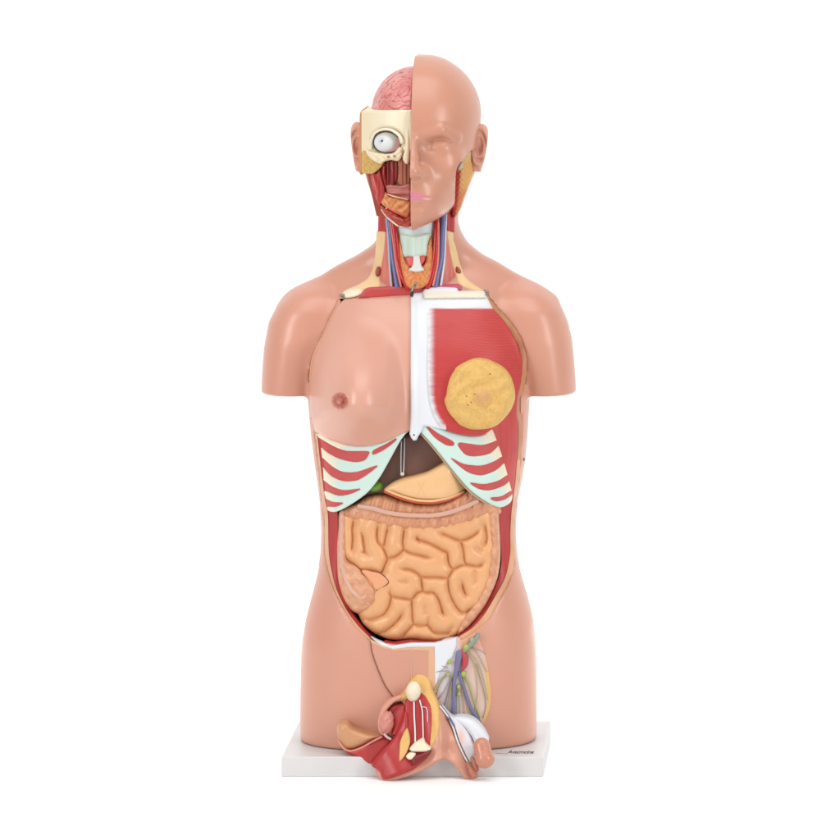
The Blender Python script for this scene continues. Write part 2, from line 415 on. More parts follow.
L2 = [(336, 500), (337.8, 522), (337.4, 545), (336.6, 560), (338.6, 578), (344, 597), (352.6, 613), (363, 627.5), (374, 639)]
R0s, L0s, R1s, L1s = [spline(x, 2) for x in (R0, L0, R1, L1)]
OPEN = np.vstack([R0s, [(411, 646)], L0s[::-1]])
gx, gy = np.meshgrid(np.arange(240, 600, 1.0), np.arange(180, 760, 1.0), indexing='ij')
OS = Img2(polysd(np.stack([gx.ravel(), gy.ravel()], -1), OPEN).reshape(gx.shape), 240, 180, 1.0)
PX, PY = proj(U, V, W)
opn = OS(PX+0*V, PY+0*U).astype(np.float32)
cut = np.maximum(opn, -22+30*np.clip((np.abs(U-419)-72)/22, 0, 1)-W+0*V)
body = np.maximum(body, -cut)
del PX, PY, opn, cut
torso_root = thing('torso_model', 'life-size plastic anatomical torso with open chest and belly, fixed on a white base plate', 'anatomy model', (419, 738.6, 0))
sdfmesh('skin_shell', body, ax, m_skin, torso_root, it=4)
del body, torso, neck, arm, s
# cut edge of the wall: fat band and muscle lining
m_rim = mat('fat_rim_tan', rgb(232, 178, 136), 0.42, noise=(60, (1, 1, 0.4), 0.6), col2=rgb(212, 148, 104))
wfat = lambda x, y: np.maximum(wb(x, y), 6)-0.6
wmus = lambda x, y: np.maximum(wb(x, y), 6)-3.5
def shift(c, d): c = np.array(c, float); c[:, 0] += d; return c
m_rimb = mat('rim_brown', rgb(210, 150, 108), 0.4, noise=(60, (1, 1, 0.4), 0.6), col2=rgb(184, 122, 82))
for lo_, hi_, mm in ((290, 470, m_rimb), (455, 650, m_rim)):
    ribbon('fat_rim', shift([p for p in R0 if lo_ < p[1] < hi_], 0.9), [p for p in R1 if lo_ < p[1] < hi_], lambda x, y: wfat(x, y)-0.9, lambda x, y: wfat(x-1.5, y)-1.5, 60, mm, torso_root, 240, sg=4.0, fl=2)
for lo_, hi_ in ((290, 386), (427, 650)):
  sel = [k for k in range(len(L0)) if lo_ < L0[k][1] < hi_]
  ribbon('fat_rim', shift([L0[k] for k in sel]  , -0.9), [L1[k] for k in sel if k < len(L1)]+([L1[-1]] if hi_ == 650 else []), lambda x, y: wfat(x, y)-1.0, lambda x, y: wfat(x+1.5, y)-1.5, 60, m_rim, torso_root, 240, fl=2)
ribbon('muscle_wall', [p for p in R1 if p[1] > 490], R2, lambda x, y: wfat(x-2, y)-3, lambda x, y: wfat(x-6, y)-9, 55, m_wall, torso_root, 160, 1.0)
ribbon('muscle_wall', [p for p in L1 if p[1] > 425], [(324, 428), (326, 440), (328, 460), (330, 480)]+L2, lambda x, y: wfat(x+2, y)-3, lambda x, y: wfat(x+6, y)-9, 55, m_wall, torso_root, 160, 1.0)
panel('cavity_floor', [(334, 400), (500, 400), (504, 520), (500, 572), (468, 628), (411, 648), (372, 636), (338, 575), (333, 520)], lambda x, y: -11+0*x, 4, m_dark, torso_root, 6)  # dark sheet standing for the shade behind the organs

# ------------------------------------------------------------------ the base plate and its signature
def boxuvw(lo, hi, bev, name, m, parent):
    import bmesh
    a = toW(np.array(lo, float)); b = toW(np.array(hi, float)); lo2 = np.minimum(a, b); hi2 = np.maximum(a, b)
    off = ORIG[parent.name]; bm = bmesh.new(); bmesh.ops.create_cube(bm, size=1)
    for x in bm.verts: x.co = Vector([lo2[i]+(x.co[i]+0.5)*(hi2[i]-lo2[i])-off[i] for i in range(3)])
    bmesh.ops.bevel(bm, geom=bm.edges[:], offset=bev, segments=3, affect='EDGES', profile=0.6)
    me = bpy.data.meshes.new(name); bm.to_mesh(me); bm.free(); me.materials.append(m)
    o = bpy.data.objects.new(name, me); COL.objects.link(o); o.parent = parent; ORIG[o.name] = np.array(off); return o
base = boxuvw((290.4, 758.3, -97), (546.8, 738.6, 97), 0.0016, 'base_plate', m_base, torso_root)
def signature():
    cu = bpy.data.curves.new('signature', 'FONT'); cu.body = 'Avscmcina'; cu.size = 0.0094; cu.shear = 0.35; cu.extrude = 0.00008; cu.space_character = 0.92
    o = bpy.data.objects.new('signature', cu); COL.objects.link(o); bpy.context.view_layer.update()
    me = bpy.data.meshes.new_from_object(o); COL.objects.unlink(o); bpy.data.objects.remove(o)
    n = len(me.vertices); co = np.empty(n*3, np.float32); me.vertices.foreach_get('co', co); co = co.reshape(-1, 3)
    co[:, 1] *= 1.0
    u0, v0 = pinv(506.5, 753, 91)
    x0, y0, z0 = toW(np.array([u0, 738.55, 79.5]))
    W3 = np.stack([x0+co[:, 0]*0.83, y0+co[:, 1]*3.0, z0+co[:, 2]+0.0002], -1)-ORIG[base.name]
    me.vertices.foreach_set('co', W3.astype(np.float32).ravel()); me.update(); me.materials.clear(); me.materials.append(m_ink)
    q = bpy.data.objects.new('signature', me); COL.objects.link(q); q.parent = base; ORIG[q.name] = ORIG[base.name]
signature()
sl = [(u, 738.45, w) for u, w in ((499, 80), (504, 79.5), (508, 81.5), (511, 81))]
tube('signature', sl, 0.14, m_ink, base, 6, uvw=True)

# ================================================================== NECK
def wn(off): return lambda x, y: wb(x, y)+off
def wneck(x, y):   # smooth front of the neck block
    return 22+0.10*(np.asarray(y, float)-225)-((np.asarray(x, float)-416)/40.0)**2*18
panel('neck_bed', [(379, 214), (453.6, 214), (453, 234), (458, 262), (474, 292), (360, 295), (372, 278), (379, 250)], lambda x, y: wneck(x, y)+1, 24, mat('neck_muscle_dark', rgb(178, 62, 50), 0.45), torso_root, 2.5, smooth_poly=False)
cr = mat('neck_fat_cream', rgb(252, 216, 164), 0.45, noise=(60, (1, 1, 1), 0.4), col2=rgb(244, 200, 138))
panel('neck_fat', [(377, 231), (386.5, 232), (385, 250), (381, 272), (380, 287), (366, 290), (352, 294), (340, 296), (346, 289), (358, 284), (369, 276), (374, 262), (376, 246)], lambda x, y: np.maximum(wneck(x, y)+4, wb(x, y)+1.2), 18, cr, torso_root, 1.5, rr=3, rh=2)
panel('neck_fat', [(446, 232), (453, 232), (457, 246), (460, 262), (466, 277), (478, 286), (487, 293), (470, 290), (460, 286), (455, 276), (450, 258)], lambda x, y: np.maximum(wneck(x, y)+4, wb(x, y)+1.2), 18, cr, torso_root, 1.5, rr=3, rh=2)
panel('neck_muscle', [(378.5, 214), (387, 214), (388, 232), (378, 232)], lambda x, y: wneck(x, y)+5, 16, m_red, torso_root, 1.6, rr=3, rh=2, smooth_poly=False)
panel('neck_muscle', [(444, 212), (454.4, 210), (454.4, 232), (446, 232)], lambda x, y: wneck(x, y)+5, 16, m_red, torso_root, 1.6, rr=3, rh=2, smooth_poly=False)
pk = mat('neck_pink', rgb(233, 138, 122), 0.42, noise=(180, (1.4, 1, 0.08), 0.6), col2=rgb(214, 98, 88))
panel('neck_muscle', [(385, 233), (389, 233), (391, 260), (394, 288), (378, 288), (381, 270), (384, 252)], lambda x, y: wneck(x, y)+5.5, 12, pk, torso_root, 1.4, rr=3, rh=2, label='pink ribbon-like neck muscle')
panel('neck_muscle', [(443, 232), (446, 233), (450, 252), (454, 270), (458, 288), (438, 288), (441, 262)], lambda x, y: wneck(x, y)+5.5, 12, pk, torso_root, 1.4, rr=3, rh=2, label='pink ribbon-like neck muscle')
def tn(name, pts, r, col, off, flat=0.8):
    p = [(x, y, float(wneck(x, y))+off) for x, y in pts]; return tube(name, p, r, m_gloss, torso_root, 12, flat, col=col)
for sgn in (0, 1):
    if sgn == 0:
        tn('nerve', [(386.5, 216), (388.6, 240), (389.6, 262), (391.6, 288)], 1.25, rgb(196, 200, 216), 8)
        tn('jugular_vein', [(388.5, 214), (391, 236), (393, 258), (397.5, 288)], 2.5, BLUE, 8)
        tn('carotid_artery', [(393, 220), (395.5, 238), (397.8, 260), (403, 278), (409, 289)], 2.9, rgb(196, 34, 26), 8)
        tn('neck_vessel', [(390.5, 222), (393.6, 244), (396, 264), (401, 287)], 1.1, rgb(232, 120, 110), 10)
    else:
        tn('nerve', [(446, 214), (445, 240), (444, 262), (440.5, 288)], 1.2, rgb(226, 228, 240), 9)
        tn('jugular_vein', [(444, 212), (442, 236), (441, 258), (437, 276), (435, 289)], 2.9, BLUE, 8)
        tn('carotid_artery', [(437, 218), (436, 240), (434.5, 260), (431, 278), (427, 289)], 2.9, rgb(196, 34, 26), 8)
        tn('neck_vessel', [(438.5, 222), (438.6, 244), (437.6, 264), (433, 286)], 1.0, rgb(238, 132, 122), 10)
# larynx and thyroid
wl = lambda x, y: wneck(x, y)+8-((np.asarray(x)-416)/18.0)**2*4
panel('throat_membrane', [(396, 226), (410, 228), (434, 221), (432, 232), (428, 240), (402, 240), (399, 234)], lambda x, y: wl(x, y)+0.5, 12, m_attr, torso_root, 1.4, rr=2, rh=1, colf=lambda x, y, b: mixc(rgb(226, 236, 240), rgb(214, 230, 226), (y-225)/14))
def thyc(x, y, b):
    n = np.sin(x*1.9+2.2*np.sin(y*0.6))*np.sin(y*1.5+2*np.sin(x*0.5)); r = np.sin(x*0.55-y*0.33+1.6*np.sin(y*0.35+x*0.2))
    c = mixc(rgb(240, 162, 96), rgb(228, 132, 72), 0.5+0.5*n); return mixc(c, rgb(214, 60, 40), ss((0.16-np.abs(r))/0.12)*0.7)
def thyw(x, y): return wl(x, y)+4+0.45*np.sin(x*0.9+np.sin(y*0.5))*np.sin(y*0.8)
panel('thyroid_gland', [(398.5, 238), (401.5, 246), (404, 256), (408, 264), (416, 270), (424, 264), (426.5, 255), (428.5, 244), (431, 236), (433, 250), (433.5, 266), (430, 281), (422, 288), (408, 288), (401, 277), (398.5, 258)], thyw, 12, m_attr, torso_root, 0.8, rr=3, rh=3, colf=thyc)
panel('larynx', [(400.5, 234), (414, 236), (429.5, 233), (428, 244), (425, 257), (404.5, 257), (401.5, 246)], lambda x, y: wl(x, y)+3+np.maximum(0, 3-np.abs(x-415)*0.35), 12, m_attr, torso_root, 1.2, rr=3, rh=2, colf=const(rgb(220, 240, 224)))
for c in ([(405.5, 257), (413.5, 257.5), (413.8, 265), (409, 266), (406.5, 262)], [(419, 257.5), (425, 256), (424, 262), (420.5, 265)]):
    panel('larynx_muscle', c, lambda x, y: wl(x, y)+7, 8, m_attr, torso_root, 1.0, rr=1.5, rh=1, colf=const(rgb(228, 92, 84)))
panel('trachea_ring', [(413.5, 256), (419.5, 256), (421.5, 266), (424, 270), (416, 272), (409, 270), (412, 266)], lambda x, y: wl(x, y)+7.5, 8, m_attr, torso_root, 0.9, rr=2, rh=1.5, colf=const(rgb(240, 238, 234)))
for x in (378, 458.3):
    blob('cut_muscle_end', (x, 271.5, float(wneck(x, 271))+5.5), (2.7, 5.2, 2), m_attr, torso_root, 0.12 if x < 400 else -0.35, rgb(178, 84, 62))
# cut collar edge above the chest plate
panel('collar_muscle', [(361, 294), (367, 288.4), (384, 287.2), (411, 286.6), (412, 297), (361, 298)], lambda x, y: wb(x, y)*0+34, 26, mat('collar_red', rgb(206, 76, 74), 0.45), torso_root, 1.6, rr=2, rh=2)
panel('collar_muscle', [(412, 290), (412, 286.8), (430, 286.4), (458, 284.8), (459, 292), (430, 298), (412, 300)], lambda x, y: 33+0*x, 26, mat('collar_pink', rgb(206, 92, 116), 0.45), torso_root, 1.6, rr=2, rh=2)
panel('collar_bone', [(343, 292.5), (350, 289.4), (358, 288.4), (364, 290.4), (361, 295), (346, 298)], lambda x, y: wb(x, y)+5, 14, m_cream, torso_root, 1.2, rr=3, rh=3)

# ================================================================== HEAD : left cut side (belongs to the torso)
def whead(x, y): return 64-np.maximum(0, (409-x)/48.0)**2*26
panel('skull_bone', [(361.6, 111), (409.5, 109.8), (412, 109.8), (415, 228), (400, 227), (384, 217), (376.5, 216), (371, 192), (366.5, 172), (361.6, 171)], lambda x, y: whead(x, y)-12*ss((y-149)/10)-26*np.exp(-(((x-387.4)/14.4)**2+((y-141.4)/11.6)**2)**3), 66, m_attr, torso_root, 1.3,
      rr=1.5, rh=1, smooth_poly=False, colf=lambda x, y, b: mixc(mixc(rgb(250, 232, 196), BONE, ss((x-366)/10)), rgb(166, 70, 46), ss((y-169)/5)*ss((386-x)/6+1)))
ax, (U, V, W) = grid((356, 106, -88), (418, 218, 14), 1.2)
hb_half = tab([(100, 60), (115, 61), (140, 60), (160, 57), (180, 52), (200, 46), (220, 42)], V, 5)
f = rowell(U, W, 417-hb_half, 417+hb_half, 40+0*V, tab([(100, 78), (130, 80), (160, 74), (190, 58), (205, 50), (220, 46)], V, 6), 2.15)
f = smax(f, W-6+0*U+0*V, 1.5); f = smax(f, 110.4-V+0*U+0*W, 1.5); f = smax(f, (362.4+np.maximum(0, V-168)*0.36)-U+0*W, 2); f = smax(f, U-415.2+0*V+0*W, 1.5); f = smax(f, V-214+0*U+0*W, 2)
sdfmesh('back_of_head', f, ax, m_attr, torso_root, 3, lambda P: mixc(BONE, rgb(218, 155, 129), ss((P[:, 1]-111.2)/0.8)))
panel('skin_edge', [(360, 113), (364.6, 112.5), (364.2, 140), (364, 171.5), (358.8, 171.5), (359.4, 140)], lambda x, y: 34+0*x, 70, mat('skin_edge_tan', rgb(214, 150, 96), 0.45), torso_root, 1.5, rr=2, rh=2)
# brow ridge and orbit rim
tube('orbit_rim', [(371, 149, 47), (371.2, 141, 50), (374.5, 133.4, 54), (382, 129.6, 58), (391, 130, 62), (399, 135.4, 64), (402.5, 143, 64)], [2.0, 1.6, 1.3, 1.2, 1.3, 1.6, 2.2], m_cream, torso_root, 10)
m_bone = mat('bone_cream', rgb(252, 236, 202), 0.42, noise=(60, (1, 1, 1), 0.4), col2=rgb(238, 212, 162))
panel('cheek_bone', [(366, 150), (371, 151), (377, 152.4), (387, 154), (394, 152.5), (399.4, 147), (402.5, 150), (401.5, 157), (398, 161), (391, 160), (385.5, 161.4), (380, 164), (373, 160.5), (368, 156)], lambda x, y: whead(x, y)+3.5+0.9*np.sin(x*0.9+np.sin(y*0.7))*np.sin(y*0.8+1), 16, m_bone, torso_root, 0.7, rr=3.5, rh=4)
for q_, r_, c_ in [([(379, 172, 50), (381, 180, 50), (383, 189, 51), (384, 197, 52)], [1.6, 2.2, 2.0, 1.0], rgb(176, 52, 42)), ([(384.5, 166, 52), (384, 175, 52), (386, 186, 52)], [1.3, 1.8, 1.2], rgb(160, 40, 32)), ([(392, 162, 55), (393, 173, 55), (391.5, 185, 54)], [1.4, 2.0, 1.3], rgb(178, 50, 40)),
                   ([(373, 175, 44), (376, 186, 45), (379.6, 199, 47)], [1.2, 1.8, 1.0], rgb(222, 96, 82)), ([(383, 203, 50), (390, 208, 55), (400, 213, 59), (408, 216, 61)], [1.2, 2.0, 2.0, 1.2], rgb(214, 92, 62)), ([(386, 212, 52), (394, 217, 57), (404, 221, 61)], [1.2, 1.9, 1.5], rgb(186, 62, 46)), ([(387, 194, 56), (395, 196.6, 59), (408, 199.6, 62)], [0.6, 0.9, 0.7], rgb(240, 190, 150)), ([(384, 199, 54), (388, 205, 56), (386, 209, 54)], [0.9, 1.3, 0.8], rgb(238, 170, 112))]:
    tube('face_muscle_strand', q_, r_, m_gloss, torso_root, 9, col=c_)
for x, y in ((388.5, 156.6), (394.4, 156)):
    blob('bone_hole', (x, y, float(whead(x, y))+3.6), (1.5, 1.2, 0.7), m_attr, torso_root, 0, rgb(176, 140, 96))
panel('nasal_bone', [(405, 128), (409.8, 122), (409.4, 158), (406.4, 164), (402.5, 158), (405, 148), (405, 138)], lambda x, y: whead(x, y)+1.6*ss((y-124)/22), 14, m_bone, torso_root, 1.2, rr=3, rh=2)
def fatc(x, y, b):
    n = np.sin(x*2.1+1.7*np.sin(y*1.3))*np.sin(y*2.3+1.5*np.sin(x*1.1)); return mixc(rgb(236, 200, 120), rgb(206, 152, 66), 0.5+0.5*n)
panel('cheek_fat', [(362.5, 149), (367, 152), (372, 158.5), (379, 163), (384, 162), (380, 168), (374, 173), (367.5, 173.5), (362, 171.5)], lambda x, y: whead(x, y)-0.5+0.8*np.sin(x*1.9)*np.sin(y*1.7), 16, m_attr, torso_root, 0.8, rr=2, rh=2, colf=fatc)
panel('jaw_muscle', [(379, 167), (384, 162), (390, 159), (396.5, 160.5), (397.5, 172), (396, 183), (390, 187), (385, 183), (381, 176)], lambda x, y: whead(x, y)-5+1.2*np.sin(x*1.3), 14, mat('deep_red_muscle', rgb(140, 32, 26), 0.35, noise=(130, (1, 1, 0.2), 0.6), col2=rgb(98, 18, 16)), torso_root, 0.9, rr=2.5, rh=3)
tube('nerve', [(386.6, 162, 50), (386.4, 168, 51), (387.4, 176, 50)], 0.7, m_cream, torso_root, 6)
panel('nose_wall', [(398.5, 160), (407, 158), (409.6, 164), (409.4, 184), (399, 185), (397.6, 172)], lambda x, y: whead(x, y)-7+0.9*np.sin(x*1.6), 12, mat('nose_wall_brown', rgb(188, 112, 82), 0.42, noise=(110, (1, 1, 0.25), 0.7), col2=rgb(144, 74, 52)), torso_root, 1.0, rr=2, rh=2)
panel('upper_gum', [(385.5, 186), (391, 184.4), (400, 186), (410, 184), (410, 200.5), (400, 198), (388.5, 194)], lambda x, y: whead(x, y)-5+1.2*np.sin((y-184)*0.9), 16, mat('gum_pink', rgb(204, 122, 110), 0.3, noise=(50, (1, 1, 1), 0.5), col2=rgb(182, 88, 78)), torso_root, 1.0, rr=2.5, rh=2.5)
def jawc(x, y, b): return mixc(rgb(234, 156, 96), rgb(214, 122, 70), 0.5+0.5*np.sin(x*0.7+y*0.9+1.5*np.sin(x*0.4)))
panel('lower_jaw', [(385.5, 192), (389, 195.4), (400, 199), (410, 201.4), (410, 213), (405, 217.4), (394, 212), (386, 207.5), (381.5, 203), (383.5, 197)], lambda x, y: whead(x, y)-2+1.0*np.sin(x*0.55)*np.sin(y*0.6), 18, m_attr, torso_root, 0.9, rr=3.5, rh=3.5, colf=jawc)
panel('chin_muscle', [(380.5, 205.5), (386, 208), (395, 212.6), (404, 217.6), (410, 213), (411, 226), (400, 226), (391, 220), (384, 213.6)], lambda x, y: whead(x, y)-4+0.8*np.sin(x*0.7+y*1.2), 16, mat('chin_red', rgb(196, 72, 50), 0.4, noise=(90, (0.4, 1, 1), 0.5), col2=rgb(168, 46, 34)), torso_root, 0.9, rr=2.5, rh=3)
panel('side_jaw_muscle', [(370.5, 173), (377, 172.6), (380.5, 178), (383, 186), (385, 196), (381.5, 203), (379.6, 206), (375.6, 198), (372.4, 186)], lambda x, y: whead(x, y)-6+0.9*np.sin(x*1.5), 20, m_red, torso_root, 0.9, rr=3, rh=3)
tube('tendon', [(377.6, 174, 47), (381, 183, 47), (382, 196, 48), (386, 205, 50)], 0.7, m_attr, torso_root, 6, col=rgb(226, 140, 104))
tube('jaw_edge', [(380, 207, 40), (385, 214.6, 48), (391, 220.4, 54), (398, 226, 58)], 0.9, m_cream, torso_root, 8)
# jaw region behind the face mask, right side
def parc(x, y, b):
    c = mixc(rgb(232, 176, 106), rgb(240, 206, 148), ss((y-166)/-12)); c = mixc(c, rgb(226, 140, 92), ss((y-182)/14))
    return mixc(c, rgb(188, 58, 44), ss((463-0.12*(y-165)-x)/2.5)*ss((y-168)/4))
panel('cheek_gland', [(459, 160), (466, 155), (471, 150), (474, 160), (474, 172), (470, 182), (464, 197), (457.5, 214), (452, 214), (453, 166)], lambda x, y: 16-np.maximum(0, (x-458)/14)**2*10+0.6*np.sin(x*1.4)*np.sin(y*1.2), 44, m_attr, torso_root, 1.1, rr=2, rh=2, colf=parc)
blob('cheek_gland_duct', (460.5, 166, 17), (2.2, 4.4, 2.2), m_attr, torso_root, 0.5, rgb(206, 204, 190))
# ears
def ear(outl, cx, cy, flip, w0, sk):
    def wf(x, y):
        r = np.sqrt(((x-cx)/9.5)**2+((y-cy)/21.0)**2); o = (x-cx)*flip
        rim = 5.0*np.exp(-((r-0.88)/0.17)**2); anti = 2.6*np.exp(-((r-0.50)/0.12)**2)*(y < cy+12)
        con = -5.0*np.exp(-(((x-cx+flip*2)/4.2)**2+((y-cy-4)/8.0)**2))
        return w0-o*0.55+rim+anti+con
    return panel('ear', outl, wf, 7, m_skin, torso_root, 0.75, rr=1.8, rh=2.5, smooth_poly=True)
ear([(474, 129), (477, 125.4), (482, 124), (486, 126.4), (487.8, 131), (487.6, 140), (485.8, 152), (483.4, 163), (480.6, 171.6), (480, 172), (473, 171.6), (472.6, 171.2), (472, 158), (471.6, 142)], 479, 146, 1, 2, 0)
ear([(363, 128), (360, 123.6), (356, 122), (352.4, 124.6), (350.6, 131), (351, 142), (352.4, 153), (354.4, 165), (356, 170.8), (357, 171.6), (362.4, 172.4), (363.4, 172), (363.6, 158), (363.6, 142)], 357.5, 146, -1, 2, 0)

# ================================================================== BRAIN HALF
brain = thing('brain_half', 'pink folded half brain sitting on the open cut skull, upper left of the head', 'brain model', (395, 110.5, 0))
ax, (U, V, W) = grid((366, 60, -80), (418, 113, 72), 0.8)
GY = [(rng.normal(size=3), rng.uniform(0, 6.28)) for _ in range(9)]
GY = [(d/np.linalg.norm(d)*0.62*(0.8+0.05*i), p) for i, (d, p) in enumerate(GY)]
def gyri(U, V, W):
    t = 0
    for d, p in GY: t = t+np.sin(U*d[0]+V*d[1]+W*d[2]+p)
    return np.abs(t)*0.42
g = gyri(U, V, W)
f = ell(U, V, W, (414, 113, -6), (43, 46.5, 70))-1.3*np.sqrt(np.minimum(g, 0.5)/0.5)+1.3
f = np.maximum(f, U-415.2+0*V+0*W); f = np.maximum(f, V-110.6+0*U+0*W)
def brc(P):
    g = gyri(P[:, 0], P[:, 1], P[:, 2]); n = np.sin(P[:, 0]*0.13+P[:, 2]*0.1)*np.sin(P[:, 1]*0.17)
    c = mixc(rgb(184, 78, 76), rgb(232, 156, 146), ss(g/0.30)); return mixc(c, rgb(220, 120, 118), 0.35+0.35*n)
sdfmesh('cortex', f, ax, m_gloss, brain, 1, brc)

# ================================================================== EYEBALL
eye = thing('eyeball', 'white plastic eyeball with small grey pupil in the cream eye socket', 'eye model', (388, 142, 58))
blob('eye_white', (386.6, 142.4, 50), (12.4, 10.2, 11), m_attr, eye, 0.05, rgb(234, 236, 238), 40)
blob('pupil', (382, 140.8, 59.6), (1.9, 1.9, 1.4), m_attr, eye, 0, rgb(92, 96, 104))
blob('iris', (382.2, 140.9, 58.8), (4.0, 4.0, 1.9), m_attr, eye, 0, rgb(216, 220, 226))
tube('eye_muscle', [(398, 138, 52), (399, 143, 54), (396.5, 148, 56), (391, 150.6, 56), (383, 150.8, 54)], [1.8, 2.2, 2.0, 1.4, 1.0], m_attr, eye, 8, col=rgb(222, 150, 146))

# ================================================================== HALF HEAD (skin)
hh = thing('half_head', 'skin coloured half head shell with closed eye, nose and pink lip', 'head model', (440, 226, 0))
ax, (U, V, W) = grid((413, 52, -88), (485, 228, 104), 0.7)
t2 = lambda t, s=2.5: tab(t, V, s)
HR = [(54, 430), (56.4, 438), (59, 445), (62.5, 451), (67, 457.5), (72, 463), (78, 468.4), (85, 473), (92, 476.5), (100, 479.2), (108, 480.5), (115, 481), (125, 480.2), (140, 478), (155, 475), (170, 470), (185, 464), (198, 459), (207, 453), (214, 445), (221, 432), (226, 421)]
HL = [(54, 408), (226, 400)]
half = t2(HR, 2.2)-416.5
hl = 416.5-half
HF = [(52, 2), (56, 20), (60, 31), (66, 42), (74, 51), (85, 60), (100, 67), (115, 71), (130, 71), (142, 67), (155, 68), (170, 70), (185, 70), (200, 70), (212, 70), (220, 67), (226, 58)]
HB = [(52, 14), (56, 30), (62, 46), (74, 62), (100, 76), (130, 80), (160, 74), (190, 52), (210, 30), (226, 10)]
f = rowell(U, W, hl, hl+2*half, t2(HF, 6), t2(HB, 7), 2.15)
f = smax(f, 55.4-V+0*U, 5)
def P1(px, py, w): u, v_ = pinv(px, py, w); return (float(u), float(v_), float(w))
def sp(px, py, w, r): return ell(U, V, W, P1(px, py, w), r if isinstance(r, tuple) else (r, r, r))
# brow, socket, eyelid
f = smin(f, caps(U, V, W, P1(424, 135, 65), P1(441, 130, 62.5), 3.6, 4.2), 6)
f = smin(f, caps(U, V, W, P1(441, 130, 62.5), P1(456, 138, 49), 4.2, 3.6), 6)
f = smax(f, -ell(U, V, W, P1(440, 146, 72), (15.5, 8.5, 15)), 5)
f = smin(f, ell(U, V, W, P1(440.5, 146.5, 50.5), (12.5, 8.6, 12.6)), 3)
def groove(pts, r, k, dz=0.2):
    global f
    q_ = []
    for a_, b_ in zip(pts[:-1], pts[1:]):
        for t_ in np.linspace(0, 1, 3, endpoint=False): q_.append(tuple(a_[i]+(b_[i]-a_[i])*t_ for i in range(3)))
    q_.append(pts[-1]); out = []
    for x_, y_, w_ in q_:                  # let the crease lie on the surface
        for _ in range(3):
            u_, v_ = pinv(x_, y_, w_); i_ = int(round((float(u_)-413)/0.7)); j_ = int(round((float(v_)-52)/0.7))
            c_ = np.where(f[i_, j_] < 0)[0]
            if len(c_) and c_[-1]+1 < f.shape[2]:
                z_ = c_[-1]; w_ = -88+0.7*(z_+f[i_, j_, z_]/(f[i_, j_, z_]-f[i_, j_, z_+1]))
        out.append((x_, y_, float(w_)+dz))
    pts = out
    g_ = None
    for a_, b_ in zip(pts[:-1], pts[1:]):
        c_ = caps(U, V, W, P1(*a_), P1(*b_), r, r); g_ = c_ if g_ is None else np.minimum(g_, c_)
    f = smax(f, -g_, k)
groove([(430.5, 149.5, 60.5), (435.5, 151.6, 63), (441, 152.2, 63.6), (447, 151, 61.4), (452.5, 148, 56)], 1.1, 0.9, 0.25)
groove([(430, 143, 60.5), (435, 139.6, 63), (441, 138.6, 63.2), (447, 139.8, 60.5), (453, 143.5, 55)], 1.2, 1.2)
# nose
f = smin(f, caps(U, V, W, P1(413, 138, 68), P1(412.5, 158, 76.5), 4.2, 5.2), 5)
f = smin(f, caps(U, V, W, P1(412.5, 158, 76.5), P1(412, 171, 82), 5.2, 7.4), 4)
f = smin(f, ell(U, V, W, P1(420.2, 172.6, 72), (5.6, 5.4, 8)), 8)
f = smax(f, -ell(U, V, W, P1(418.6, 179, 80), (3.5, 1.9, 5)), 1.0)
# cheek, mouth, chin
f = smin(f, ell(U, V, W, P1(445, 164, 46), (15, 14, 13)), 15)
f = smin(f, ell(U, V, W, P1(414, 195, 57), (21, 18, 18.5)), 18)
f = smax(f, -caps(U, V, W, P1(411, 182, 82.5), P1(411, 189, 80.5), 1.8, 2.4), 3)
f = smin(f, caps(U, V, W, P1(409, 193.4, 76.5), P1(428, 197, 70.5), 3.2, 1.2), 1.4)
f = smin(f, caps(U, V, W, P1(409, 200.2, 76), P1(426.5, 198.6, 70.5), 3.5, 1.5), 1.4)
groove([(408, 196.9, 80.4), (416, 196.6, 79), (423, 197.4, 75.8), (430.5, 198.4, 70.6)], 0.85, 0.7, 0.2)
f = smax(f, -caps(U, V, W, P1(408, 207, 80), P1(422, 206.4, 76.5), 2.0, 2), 4)
f = smin(f, ell(U, V, W, P1(411, 215, 64), (15, 10, 12)), 7)
# open jaw side behind the mask, midline cut
cutp = spline([(455.4, 232), (454.6, 214), (455.2, 190), (456, 172), (459, 164), (466, 157), (472, 150), (486, 152), (500, 170), (500, 232)], 2, True)
gx, gy = np.meshgrid(np.arange(395, 510, 1.0), np.arange(40, 240, 1.0), indexing='ij')
CS = Img2(polysd(np.stack([gx.ravel(), gy.ravel()], -1), cutp).reshape(gx.shape), 395, 40, 1.0)
PX, PY = proj(U, V, W); f = np.maximum(f, np.minimum(-CS(PX+0*V, PY+0*U).astype(np.float32), W+26+0*U+0*V))
f = np.maximum(f, 415.6-U+0*V+0*W)
f = np.maximum(f, (V-204)-np.maximum(W-10, 0)*0.42+0*U)       # underside rises towards the neck
def fc(P):
    px, py = proj(P[:, 0], P[:, 1], P[:, 2])
    c = np.zeros((len(P), 3))+rgb(218, 155, 129)
    ly = np.where(py < 196.6, 191.2-1.6*np.exp(-((px-414)/5)**2)+0.20*np.maximum(px-412, 0), 202.6-0.22*np.maximum(px-412, 0))
    t = np.where(py < 196.6, ss((py-ly)/1.6), ss((ly-py)/1.6))*ss((430-px)/7)*(P[:, 2] > 60)
    return mixc(c, rgb(230, 138, 162), t*0.78)
m_face = mat('face_skin_plastic', attr=True, rough=0.30)
sdfmesh('face_shell', f, ax, m_face, hh, 3, fc)
del f, PX, PY

